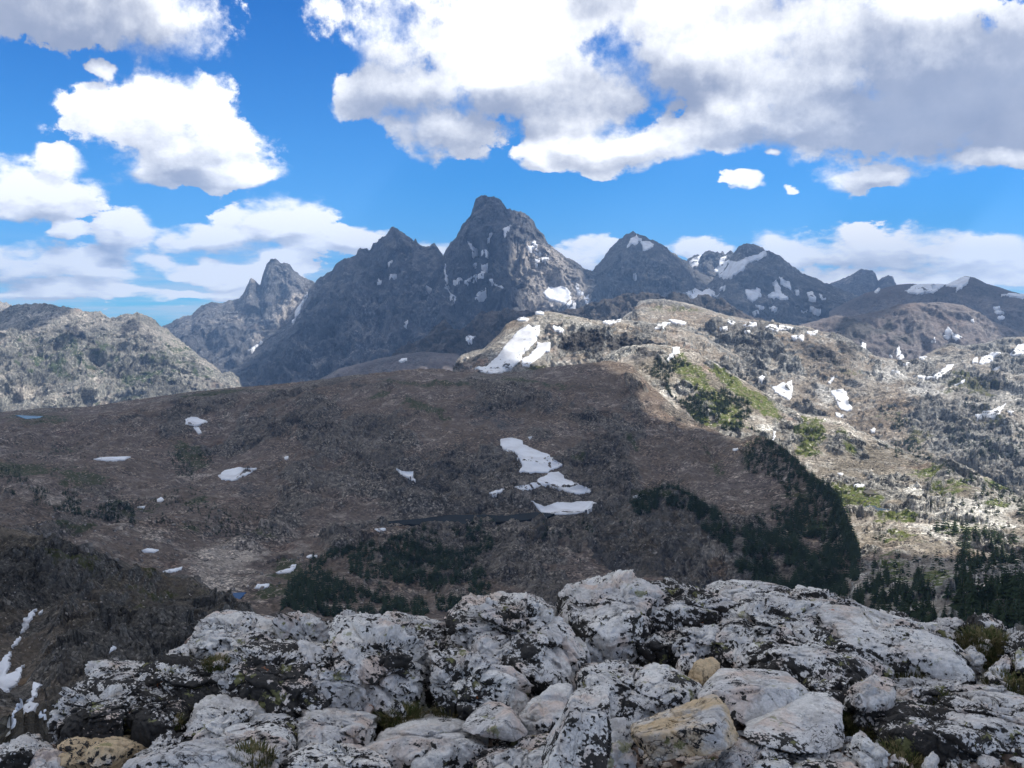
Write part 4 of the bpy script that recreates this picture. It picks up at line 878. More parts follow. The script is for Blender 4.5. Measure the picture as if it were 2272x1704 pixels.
water(cr('d', [(100, 206), (200, 211), (295, 208), (255, 226), (170, 232)]), (0.10, 0.22, 0.34), 'thin pale blue pond on the left skyline of the plateau')
water(cr('f', [(1300, 700), (1340, 688), (1375, 690), (1385, 703), (1470, 710), (1400, 722)]), (0.05, 0.075, 0.09), 'grey blue pond among slabs in the right valley')
water(cr('f', [(1303, 607), (1350, 597), (1445, 604), (1400, 626), (1330, 624)]), (0.10, 0.085, 0.055), 'brown shallow pond at the edge of the meadow')

for phrase, group, k, items in SNOW:
    recs = []
    for poly, lab in items:
        p = cr(k, poly)
        xs = [a for a, b in p]; ys = [b for a, b in p]
        recs.append((sum(xs) / len(xs), p, lab, max(xs) - min(xs), max(ys) - min(ys)))
    recs.sort(key=lambda r: r[0])
    plain = [r for r in recs if r[2] is None]
    for r in recs:
        h0 = hit(r[0], sum(b for a, b in r[1]) / len(r[1]))
        D = h0[0].y if h0 else 3000
        lift = max(0.12, D * (0.0016 if D > 4000 else 0.0011 if D > 600 else 0.0022))
        size = max(r[3], r[4])
        o = drape('snow_patch', r[1], 3.0 if size > 25 else 2.0, lift, M_SNOW, 2.6 if size > 30 else 1.2)
        if o is None: continue
        if r[2]: lab = r[2]
        else:
            shape = 'thin' if min(r[3], r[4]) < 0.4 * size else 'compact'
            i = plain.index(r)
            lab = ('small ' if size < 22 else '') + f'{shape} snow patch {phrase}' + (f', {ORD[i]} from left' if len(plain) > 1 else '')
        tag(o, lab, 'snow patch', group)

# ------------------------------------------------------------------ conifers
M_NEEDLE, _g = new_mat('conifer_needles')
_tc = _g.n('ShaderNodeTexCoord').outputs['Object']
_oi = _g.n('ShaderNodeObjectInfo').outputs['Random']
_c = _g.mix(_g.noise(_tc, 0.9, 3), (0.012, 0.024, 0.014), (0.040, 0.060, 0.026))
_c = _g.mix(_g.m('MULTIPLY', _oi, 0.4), _c, (0.05, 0.065, 0.03))
finish(_g, _c, 0.9, spec=0.1)
M_BARK, _g = new_mat('conifer_bark')
finish(_g, _g.mix(_g.noise(_g.n('ShaderNodeTexCoord').outputs['Object'], 3.0, 3), (0.10, 0.08, 0.065), (0.2, 0.17, 0.14)), 0.95)

def conifer_geo(r, tiers=11, per=8, h=1.0, rad=0.17):
    V, Fc = [], []
    ph0 = r.random() * 6
    for t in range(tiers):
        f = t / (tiers - 1)
        z = h * (0.10 + 0.86 * f)
        R_ = rad * (1 - f) ** 0.85 * (0.75 + 0.5 * r.random()) + 0.012
        n = max(4, int(per * (1 - 0.45 * f)))
        for k in range(n):
            if r.random() < 0.10: continue
            a = ph0 + t * 1.3 + k * 2 * math.pi / n + r.uniform(-.3, .3)
            L = R_ * r.uniform(0.65, 1.15)
            ca, sa = math.cos(a), math.sin(a)
            wd = L * 0.42
            drop = L * r.uniform(0.35, 0.75)
            i = len(V)
            V += [(0, 0, z + 0.035), (ca * L * .55 - sa * wd, sa * L * .55 + ca * wd, z - drop * .6), (ca * L, sa * L, z - drop * 0.8), (ca * L * .55 + sa * wd, sa * L * .55 - ca * wd, z - drop * .6), (ca * L * .5, sa * L * .5, z + 0.01)]
            Fc += [(i, i + 1, i + 4), (i + 4, i + 1, i + 2), (i + 4, i + 2, i + 3), (i, i + 4, i + 3)]
    i = len(V)
    V += [(0.012, 0, h * .93), (-0.006, 0.01, h * .93), (-0.006, -0.01, h * .93), (0, 0, h * 1.02)]
    Fc += [(i, i + 1, i + 3), (i + 1, i + 2, i + 3), (i + 2, i, i + 3)]
    return V, Fc
def trunk_geo(h=1.0):
    V, Fc = [], []
    for j, (z, r_) in enumerate([(-0.06, 0.022), (0.3, 0.016), (0.9, 0.004)]):
        for k in range(6): V.append((r_ * math.cos(k * math.pi / 3), r_ * math.sin(k * math.pi / 3), z * h))
    for j in range(2):
        for k in range(6): Fc.append((j * 6 + k, j * 6 + (k + 1) % 6, (j + 1) * 6 + (k + 1) % 6, (j + 1) * 6 + k))
    return V, Fc
rr_ = random.Random(11)
PROTO = []
for i in range(6):
    v, f = conifer_geo(rr_, 10 + i % 3, 8, 1.0, (0.15, 0.19, 0.13, 0.22, 0.16, 0.25)[i])
    me = bpy.data.meshes.new('crown'); me.from_pydata(v, [], f); me.materials.append(M_NEEDLE)
    PROTO.append((me, v, f))
tv, tf = trunk_geo()
TRUNK = bpy.data.meshes.new('trunk'); TRUNK.from_pydata(tv, [], tf); TRUNK.materials.append(M_BARK)
v_s, f_s = conifer_geo(rr_, 6, 5, 1.0, 0.19)

GROVES = [
 ([(1700, 972), (1745, 1000), (1780, 1035), (1828, 1075), (1860, 1098), (1876, 1130), (1896, 1190), (1910, 1245), (1888, 1250), (1868, 1190), (1848, 1125), (1800, 1082), (1740, 1022), (1690, 992)], 420, 11.5, 0.12, 'conifer on the rim of the plateau where it drops to the sunlit valley', 'conifers along the plateau rim'),
 # polygon, count, height m, clump, label
 ([(1640, 1000), (1700, 962), (1745, 1000), (1790, 1040), (1830, 1075), (1865, 1105), (1885, 1170), (1900, 1240), (1925, 1400), (1760, 1400), (1700, 1260), (1640, 1180), (1700, 1130), (1760, 1120), (1720, 1060), (1650, 1050)], 1500, 10.5, 0.36, 'dark conifer in the dense wood on the shaded shoulder right of centre', 'conifers of the dense shaded wood'),
 ([(1640, 1160), (1860, 1120), (1905, 1240), (1925, 1400), (1740, 1400), (1680, 1260)], 900, 11, 0.34, 'dark conifer low in the dense wood above the right hand slabs', 'conifers low in the dense wood'),
 ([(1390, 1120), (1440, 1086), (1500, 1078), (1545, 1106), (1600, 1140), (1600, 1175), (1540, 1135), (1480, 1122), (1420, 1145)], 420, 9, 0.36, 'small conifer on the rounded mound right of the tarn', 'conifers on the rounded mound'),
 ([(1540, 1120), (1640, 1180), (1700, 1280), (1720, 1340), (1660, 1310), (1610, 1210), (1560, 1180)], 300, 9.5, 0.38, 'small conifer down the right edge of the mound', 'conifers at the edge of the mound'),
 ([(640, 1290), (700, 1235), (780, 1210), (860, 1195), (980, 1160), (1110, 1155), (1110, 1200), (1060, 1240), (1100, 1330), (960, 1375), (900, 1360), (760, 1370), (620, 1360)], 2200, 8.5, 0.42, 'dark conifer scattered over the rocky slope below the tarn', 'conifers below the tarn'),
 ([(1200, 1150), (1420, 1150), (1420, 1190), (1200, 1200)], 25, 8, 0.4, 'lone conifer on the rim at the right end of the tarn', 'conifers at the right end of the tarn'),
 ([(1420, 802), (1500, 790), (1600, 860), (1680, 900), (1650, 945), (1700, 962), (1560, 952), (1500, 890), (1440, 830)], 1300, 10.5, 0.43, 'conifer on the green sunlit slope under the brown cap', 'conifers on the sunlit green slope'),
 ([(1940, 985), (2060, 1008), (2110, 1025), (2290, 1105), (2290, 1160), (2200, 1115), (2110, 1055), (1990, 1015)], 90, 12, 0.35, 'conifer in the row along the sunlit ridge crest on the right', 'conifers along the ridge crest'),
 ([(1990, 925), (2035, 950), (2050, 1008), (1985, 1003), (1970, 960)], 110, 12, 0.38, 'conifer in the small clump behind the ridge crest', 'conifers of the small clump behind the ridge'),
 ([(2090, 935), (2290, 945), (2290, 1010), (2160, 1025), (2110, 985)], 200, 11, 0.42, 'conifer in the loose stand behind the ridge near the right edge', 'conifers of the loose stand on the right'),
 ([(1950, 890), (2010, 925), (1985, 950), (1950, 920)], 26, 12, 0.35, 'conifer below the tall snow wedge in the valley', 'conifers below the snow wedge'),
 ([(2110, 860), (2290, 830), (2290, 925), (2150, 915)], 200, 9, 0.42, 'tiny conifer on the dark knoll at the right edge', 'conifers on the dark knoll'),
 ([(2060, 1140), (2120, 1150), (2170, 1180), (2290, 1200), (2290, 1400), (2140, 1400), (2100, 1290), (2140, 1230), (2080, 1180)], 230, 14, 0.44, 'tall dark conifer in the wood at the lower right', 'tall conifers at the lower right'),
 ([(1915, 1180), (2000, 1120), (2290, 1080), (2290, 1390), (1930, 1390)], 300, 10, 0.42, 'single conifer among pale slabs of the right valley floor', 'conifers among the valley slabs'),
 ([(1900, 1260), (2050, 1290), (2080, 1400), (1900, 1400)], 110, 12, 0.38, 'dark conifer between the dense wood and the valley slabs', 'conifers beside the valley slabs'),
 ([(0, 1030), (120, 1050), (180, 1085), (300, 1130), (300, 1165), (100, 1130), (0, 1085)], 700, 5.5, 0.45, 'low dark conifer on the shaded ledges at the left', 'low conifers on the left ledges'),
 ([(0, 950), (220, 985), (240, 1030), (120, 1050), (0, 1030)], 350, 4.0, 0.47, 'low dark shrubby conifer near the left frame edge above the ledges', 'low conifers near the left edge'),
 ([(250, 1090), (420, 1080), (560, 1130), (640, 1200), (480, 1190), (300, 1150)], 420, 4.5, 0.50, 'low dark conifer among the pale ledges left of the tarn', 'low conifers left of the tarn'),
 ([(370, 1000), (470, 1000), (480, 1060), (400, 1075)], 260, 5.5, 0.42, 'low dark conifer beside the oval snow patch', 'low conifers by the oval snow patch'),
 ([(1700, 790), (1930, 790), (1930, 830), (1800, 850), (1700, 820)], 140, 8, 0.48, 'tiny conifer on the cliff band of the mesa', 'conifers on the mesa cliff')]
spots = []
for poly, cnt, hgt, thr, lab, grp in GROVES:
    xs = [a for a, b in poly]; ys = [b for a, b in poly]
    got = tries = 0
    while got < cnt and tries < cnt * 25:
        tries += 1
        x = rr_.uniform(min(xs), max(xs)); y = rr_.uniform(min(ys), max(ys))
        if not inside(poly, x, y): continue
        q = np.array([[x, y * 1.6, 5.0]])
        if 0.5 + float(fbm(q, 1 / 55, 3, 0.6, 8.0)[0]) * 0.9 < thr + rr_.uniform(-.06, .06): continue
        h0 = hit(x, y)
        if not h0 or h0[2].name.startswith(('snow', 'water')): continue
        hh = hgt * rr_.choice((0.5, 0.7, 0.85, 1.0, 1.15, 1.3))
        spots.append((hh / h0[0].y, h0[0].copy(), hh, lab, grp))
        got += 1
spots.sort(key=lambda s: -s[0])
big, rest = spots[:290], spots[290:]
for i, (_, loc, hh, lab, grp) in enumerate(big):
    root = bpy.data.objects.new('conifer', None); COL.objects.link(root)
    root.location = loc - Vector((0, 0, hh * 0.02)); s = hh
    root.scale = (s * rr_.uniform(1.0, 1.6), s * rr_.uniform(1.0, 1.6), s); root.rotation_euler = (rr_.uniform(-.05, .05), rr_.uniform(-.05, .05), rr_.uniform(0, 6.28))
    root.empty_display_size = 0.1
    tag(root, lab, 'conifer', grp)
    for nm, me in (('trunk', TRUNK), ('crown', PROTO[i % 6][0])):
        c = bpy.data.objects.new(nm, me); COL.objects.link(c); c.parent = root
Vs, Fs = [], []
base_v = np.array(v_s); base_f = np.array(f_s)
for _, loc, hh, lab, grp in rest:
    a = rr_.uniform(0, 6.28); c, s = math.cos(a), math.sin(a)
    w_ = hh * rr_.uniform(1.2, 2.2)
    R_ = np.array([[c * w_, -s * w_, 0], [s * w_, c * w_, 0], [0, 0, hh]])
    Fs.append(base_f + len(Vs) * len(base_v)); Vs.append(base_v @ R_.T + np.array(loc) - np.array([0, 0, hh * .05]))
tag(mesh_np('conifer_wood', np.concatenate(Vs), np.concatenate(Fs), M_NEEDLE, False), 'smaller conifers of the woods and clumps on the slopes', kind='stuff')

# ------------------------------------------------------------------ scree blocks lying on the slopes
M_TALUS = terrain_mat('scree_blocks', (0.30, 0.26, 0.22), (0.26, 0.22, 0.19), (0.24, 0.22, 0.20), pale=(0.48, 0.44, 0.40), fp=1.2, speck=0.6, bs=0.4)
SCREE = [([(300, 880), (1000, 840), (1400, 830), (1570, 960), (1700, 1000), (1640, 1150), (1300, 1130), (500, 1140), (0, 1100), (0, 930)], 5200, (0.7, 2.4)),
         ([(0, 1060), (500, 1120), (700, 1190), (640, 1340), (300, 1260), (0, 1160)], 1000, (0.8, 4.0)),
         ([(700, 1190), (1500, 1120), (1640, 1340), (700, 1350)], 1500, (0.6, 2.6)),
         ([(1400, 830), (1440, 850), (1580, 950), (1500, 930)], 300, (0.8, 2.2)),
         ([(1750, 960), (1900, 960), (2100, 1080), (2270, 1120), (2270, 1340), (1930, 1330), (1900, 1120)], 2200, (0.8, 4.0)),
         ([(1500, 830), (1950, 830), (2270, 900), (2270, 1060), (2000, 990), (1800, 915), (1650, 840)], 1500, (1.6, 6.0)),
         ([(0, 1180), (200, 1230), (400, 1290), (520, 1370), (300, 1420), (0, 1500)], 900, (0.12, 0.6))]
cube = np.array([(-1, -1, -1), (1, -1, -1), (1, 1, -1), (-1, 1, -1), (-1, -1, 1), (1, -1, 1), (1, 1, 1), (-1, 1, 1)], float) * 0.5
cf = np.array([(0, 3, 2, 1), (4, 5, 6, 7), (0, 1, 5, 4), (1, 2, 6, 5), (2, 3, 7, 6), (3, 0, 4, 7)])
Vs, Fs = [], []
for poly, cnt, (s0, s1) in SCREE:
    xs = [a for a, b in poly]; ys = [b for a, b in poly]
    for _ in range(cnt):
        x = rr_.uniform(min(xs), max(xs)); y = rr_.uniform(min(ys), max(ys))
        if not inside(poly, x, y): continue
        h0 = hit(x, y)
        if not h0 or h0[2].name.startswith(('snow', 'water')): continue
        s = s0 + (s1 - s0) * rr_.random() ** 3
        M_ = Matrix.Rotation(rr_.uniform(0, 6.28), 3, Vector((rr_.gauss(0, 1), rr_.gauss(0, 1), rr_.gauss(0, 1))).normalized())
        v = (cube + rng.normal(0, 0.10, cube.shape)) * (s * rr_.uniform(.8, 1.5), s * rr_.uniform(.6, 1.1), s * rr_.uniform(.4, .9))
        Fs.append(cf + len(Vs) * 8); Vs.append(v @ np.array(M_).T + np.array(h0[0]))
tag(mesh_np('scree', np.concatenate(Vs), np.concatenate(Fs), M_TALUS, False, attrs={'grass': np.zeros(8 * len(Vs)), 'dark': np.zeros(8 * len(Vs)), 'pale': np.zeros(8 * len(Vs))}), 'loose scree blocks scattered over the slopes', kind='stuff')
# ------------------------------------------------------------------ foreground outcrop: soil sheet, boulders, stones, grass
def gD(py): return 1.62 / ((py - EYE) / F)

def quartz_mat():
    m, g = new_mat('quartzite')
    tc = g.n('ShaderNodeTexCoord').outputs['Object']
    rnd = g.n('ShaderNodeObjectInfo').outputs['Random']
    off = g.n('ShaderNodeCombineXYZ')
    for i in range(3): g.put(off.inputs[i], g.m('MULTIPLY', rnd, 37.0 + 11 * i))
    v = g.v('ADD', tc, off.outputs[0])
    big = g.noise(v, 2.6, 5, 0.6)
    med = g.noise(v, 11.0, 8, 0.68)
    fine = g.noise(v, 60.0, 6, 0.7)
    base = g.mix(g.ramp(big, 0.38, 0.62), (0.84, 0.81, 0.76), (0.64, 0.62, 0.60))
    base = g.mix(g.ramp(g.noise(v, 4.3, 5, 0.6), 0.50, 0.66, 0, 0.75), base, (0.70, 0.54, 0.44))
    base = g.mix(g.ramp(med, 0.50, 0.66, 0, 0.6), base, (0.40, 0.375, 0.35))
    stain = g.ramp(g.m('ADD', attr(g, 'tan'), g.m('MULTIPLY', g.m('SUBTRACT', g.noise(v, 6.0, 5, 0.6), 0.5), 1.3)), 0.45, 0.75)
    base = g.mix(stain, base, g.mix(fine, (0.76, 0.62, 0.42), (0.54, 0.37, 0.20)))
    l0 = g.noise(v, 2.2, 2, 0.5)
    grain = g.ramp(fine, 0.3, 0.7, 0.80, 1.2, 'LINEAR')
    gc = g.n('ShaderNodeCombineColor')
    for i in range(3): g.put(gc.inputs[i], grain)
    base = g.mix(1.0, base, gc.outputs[0], 'MULTIPLY')
    # fine dark fractures
    c1 = g.noise(g.scl(v, (1, 1, 0.5)), 5.5, 6, 0.6, dist=0.5)
    crack = g.ramp(g.m('ABSOLUTE', g.m('SUBTRACT', c1, 0.5)), 0.0, 0.016)
    c2 = g.noise(g.scl(v, (0.6, 1, 1)), 15.0, 5, 0.6, dist=0.4)
    crack2 = g.ramp(g.m('ABSOLUTE', g.m('SUBTRACT', c2, 0.5)), 0.0, 0.012, 0.78, 1.0)
    ck = g.m('MULTIPLY', g.m('ADD', 1.0, g.m('MULTIPLY', g.m('SUBTRACT', crack, 1.0), g.ramp(l0, 0.48, 0.6, 0.0, 0.7))), crack2)
    cc = g.n('ShaderNodeCombineColor')
    for i in range(3): g.put(cc.inputs[i], ck)
    base = g.mix(1.0, base, cc.outputs[0], 'MULTIPLY')
    # black lichen in crisp blotches
    geo = g.n('ShaderNodeNewGeometry'); sx = g.n('ShaderNodeSeparateXYZ'); g.put(sx.inputs[0], geo.outputs['Normal'])
    l1 = g.noise(v, 36.0, 4, 0.6)
    l2 = g.noise(v, 5.0, 4, 0.62)
    l3 = g.noise(v, 75.0, 3, 0.6)
    lv = g.m('ADD', g.m('ADD', l1, g.m('MULTIPLY', g.m('SUBTRACT', l2, 0.5), 1.15)), g.m('MULTIPLY', g.m('SUBTRACT', l3, 0.5), 0.30))
    lv = g.m('ADD', lv, g.m('MULTIPLY', g.m('SUBTRACT', 0.45, sx.outputs[2]), 0.13))
    lv = g.m('ADD', lv, g.m('MULTIPLY', g.m('SUBTRACT', attr(g, 'lichen'), 0.46), 0.36))
    lich = g.ramp(lv, 0.555, 0.585)
    l4 = g.m('ADD', g.noise(v, 95.0, 3, 0.6), g.m('ADD', g.m('MULTIPLY', g.m('SUBTRACT', l2, 0.5), 0.8), g.m('MULTIPLY', g.m('SUBTRACT', attr(g, 'lichen'), 0.55), 0.3)))
    lich = g.m('MAXIMUM', lich, g.ramp(l4, 0.60, 0.64))
    base = g.mix(lich, base, g.mix(fine, (0.014, 0.014, 0.014), (0.075, 0.07, 0.065)))
    gl = g.ramp(g.m('ADD', g.noise(v, 9.0, 4, 0.65), g.m('MULTIPLY', attr(g, 'lichen'), 0.06)), 0.655, 0.70, 0, 0.7)
    base = g.mix(gl, base, (0.27, 0.27, 0.11))
    og = g.ramp(g.noise(g.v('ADD', v, (5, 5, 5)), 12.0, 4, 0.65), 0.70, 0.74, 0, 0.8)
    base = g.mix(og, base, (0.42, 0.13, 0.03))
    h = g.m('ADD', g.m('MULTIPLY', med, 1.6), g.m('ADD', g.m('MULTIPLY', fine, 0.4), g.m('MULTIPLY', crack, 0.25)))
    h = g.m('ADD', h, g.m('MULTIPLY', lich, 0.04))
    finish(g, base, 0.85, h, 0.02, 0.8, 0.25)
    return m
M_ROCK = quartz_mat()

def hull_planes(pts):
    bm = bmesh.new()
    for p in pts: bm.verts.new(p)
    bmesh.ops.convex_hull(bm, input=bm.verts[:])
    bm.faces.ensure_lookup_table()
    c = np.array([v.co[:] for v in bm.verts if v.link_faces]).mean(0)
    pl = []
    for f in bm.faces:
        n = np.array(f.normal[:]); d = float(np.dot(n, np.array(f.verts[0].co[:]) - c))
        if d < 0: n, d = -n, -d
        if d > 1e-4: pl.append((*n, d))
    bm.free()
    return c, np.array(pl)

_ico = {}
def ico(sub):
    if sub not in _ico:
        bm = bmesh.new(); bmesh.ops.create_icosphere(bm, subdivisions=sub, radius=1.0)
        _ico[sub] = (np.array([v.co[:] for v in bm.verts]), np.array([[v.index for v in f.verts] for f in bm.faces])); bm.free()
    return _ico[sub]

def boulder(poly, label, T=None, lichen=0.5, tan=0.0, sharp=40, rough=1.0, lift=0.0, front=None, brow=0.5, pts3=None, crisp=False, seed=0, cat='boulder', sub=None, Dadd=0.0):
    xs = np.array([p[0] for p in poly]); ys = np.array([p[1] for p in poly])
    yb, yt = ys.max(), ys.min()
    Df = gD(min(yb, 1760)) + Dadd
    wpx = xs.max() - xs.min()
    wm = wpx / F * Df
    if T is None: T = float(np.clip(0.55 * wm, 0.10, 0.75))
    pts = []
    mx_, my_ = xs.mean(), ys.mean()
    poly = [(mx_ + (x - mx_) * 1.0, my_ + (y - my_) * 1.0) for x, y in poly]
    for x, y in poly:
        f = (yb - y) / (yb - yt + 1e-6)
        D = Df + T * f ** 0.8
        p = at(x, y, D); pts.append(tuple(p))
        q = at(x, yb, D + T * 0.5); q[2] = at(x, yb, Df)[2] - 0.12; 
        if f > 0.3: pts.append((p[0], p[1] + T * 0.6, p[2] - 0.35 * abs(p[2] - q[2]) - 0.02))
        pts.append((p[0], max(p[1], Df + 0.02), min(p[2], q[2])))
    cx_ = xs.mean(); h = yb - yt
    by = yt + h * brow
    if pts3:                                    # corners seen in the photo, each with its own depth behind the front edge
        pts = [tuple(at(x, y, Df + dd)) for x, y, dd in pts3]
        bot = min(p[2] for p in pts); bk = max(p[1] for p in pts)
        pts += [(p[0], bk, bot) for p in list(pts) if p[1] > Df + T * .3]
    for fx in (() if pts3 else (-0.24, 0.05, 0.27)):
        pts.append(tuple(at(cx_ + fx * wpx, by, Df + T * (1 - brow) * 0.45)))
    for fx, fy in (front or ()):
        pts.append(tuple(at(xs.min() + fx * wpx, yt + fy * h, Df + T * (1 - fy) * 0.3)))
    c, pl = hull_planes(pts)
    sub = 7 if wpx > 150 else 6 if wpx > 60 else 5
    # a few extra cutting planes give flat broken faces
    rq = np.random.default_rng(seed + 900)
    cuts = [((0.0, -0.35, 1.0), .80), ((-0.5, -1.0, 0.15), .80), ((0.55, -1.0, 0.25), .82), ((-1.0, -0.2, 0.35), .88), ((1.0, -0.1, 0.25), .88), ((0.2, 0.3, 1.0), .86)]
    if crisp or pts3: rough = rough * 0.6
    for q_ in range(0 if pts3 else 4 if crisp else 12):
        if q_ < len(cuts): nn = np.array(cuts[q_][0]) + rq.normal(size=3) * 0.22; kq = cuts[q_][1] + rq.uniform(-.05, .08)
        else: nn = rq.normal(size=3); kq = rq.uniform(0.82, 0.97)
        nn = nn / np.linalg.norm(nn)
        sup = float(np.max((np.array(pts) - c) @ nn))
        pl = np.concatenate([pl, [[*nn, sup * kq]]])
    dirs, faces = ico(sub)
    k = np.clip(dirs @ pl[:, :3].T, 0, None) / pl[:, 3][None]
    mx = k.max(1, keepdims=True)
    r = 1.0 / (mx[:, 0] * ((k / mx) ** sharp).sum(1) ** (1 / sharp))
    V = dirs * r[:, None] * (1.0 if pts3 else 1.03)
    R = float(np.median(r))
    P0 = V + c
    n = dirs
    s_ = seed * 1.7 + 3
    if pts3: sharp = 90
    d = 0.05 * R * fbm(P0, 1.0 / R, 3, 0.5, s_) + 0.014 * R * rough * fbm(P0, 4.0 / R, 5, 0.62, s_ + 1, True) + 0.004 * rough * fbm(P0, 18.0, 4, 0.65, s_ + 2) - 0.025 * R
    # fracture facets at two sizes: each patch is tilted and stepped against its neighbours
    rg = np.random.default_rng(seed + 50)
    wob = np.stack([fbm(P0, 2.4 / R, 3, 0.6, s_ + 6 + q) for q in range(3)], -1) * 0.14
    for ncell, tilt, step_ in ((11, 0.14, 0.05), (45, 0.15, 0.03), (260, 0.16, 0.012)):
        sd_ = rg.normal(size=(ncell, 3)); sd_ /= np.linalg.norm(sd_, axis=1)[:, None]
        dd = dirs + wob
        j = np.argmax(dd @ sd_.T, 1)
        tl = rg.normal(size=(ncell, 3)) * tilt; of = rg.uniform(-1, 1, ncell) * step_
        d = d + R * rough * (np.sum((dd - sd_[j]) * tl[j], 1) + of[j])
    # bedding blocks with open joints, dipping to the right like the outcrop
    ca, sa = math.cos(0.45), math.sin(0.45)
    Pw = P0 + np.stack([fbm(P0, 4.0, 3, seed=40 + q) for q in range(3)], -1) * 0.10
    Pb = np.stack([Pw[:, 0] * ca - Pw[:, 2] * sa, Pw[:, 1], (Pw[:, 0] * sa + Pw[:, 2] * ca) * 1.8], -1)
    amp = (0.22 if pts3 else 0.42 if crisp else 0.58) * min(1.0, R / 0.16)
    f1, g1 = facets(Pb, 0.30, 2, True); f2, g2 = facets(Pb, 0.12, 5, True); f3, g3 = facets(Pb, 0.05, 9, True)
    d = d + amp * (0.085 * f1 + 0.036 * f2 + 0.015 * f3)
    d = d - amp * (0.040 * np.exp(-(g1 / 0.05) ** 2) + 0.018 * np.exp(-(g2 / 0.07) ** 2))
    V = V + n * d[:, None]
    li = np.full(len(V), lichen); ta = np.full(len(V), tan)
    o = mesh_np('boulder', V, faces, M_ROCK, True, attrs={'lichen': li, 'tan': ta})
    o.location = c
    tag(o, label, cat, 'pale lichen spotted boulders of the summit outcrop')
    return o

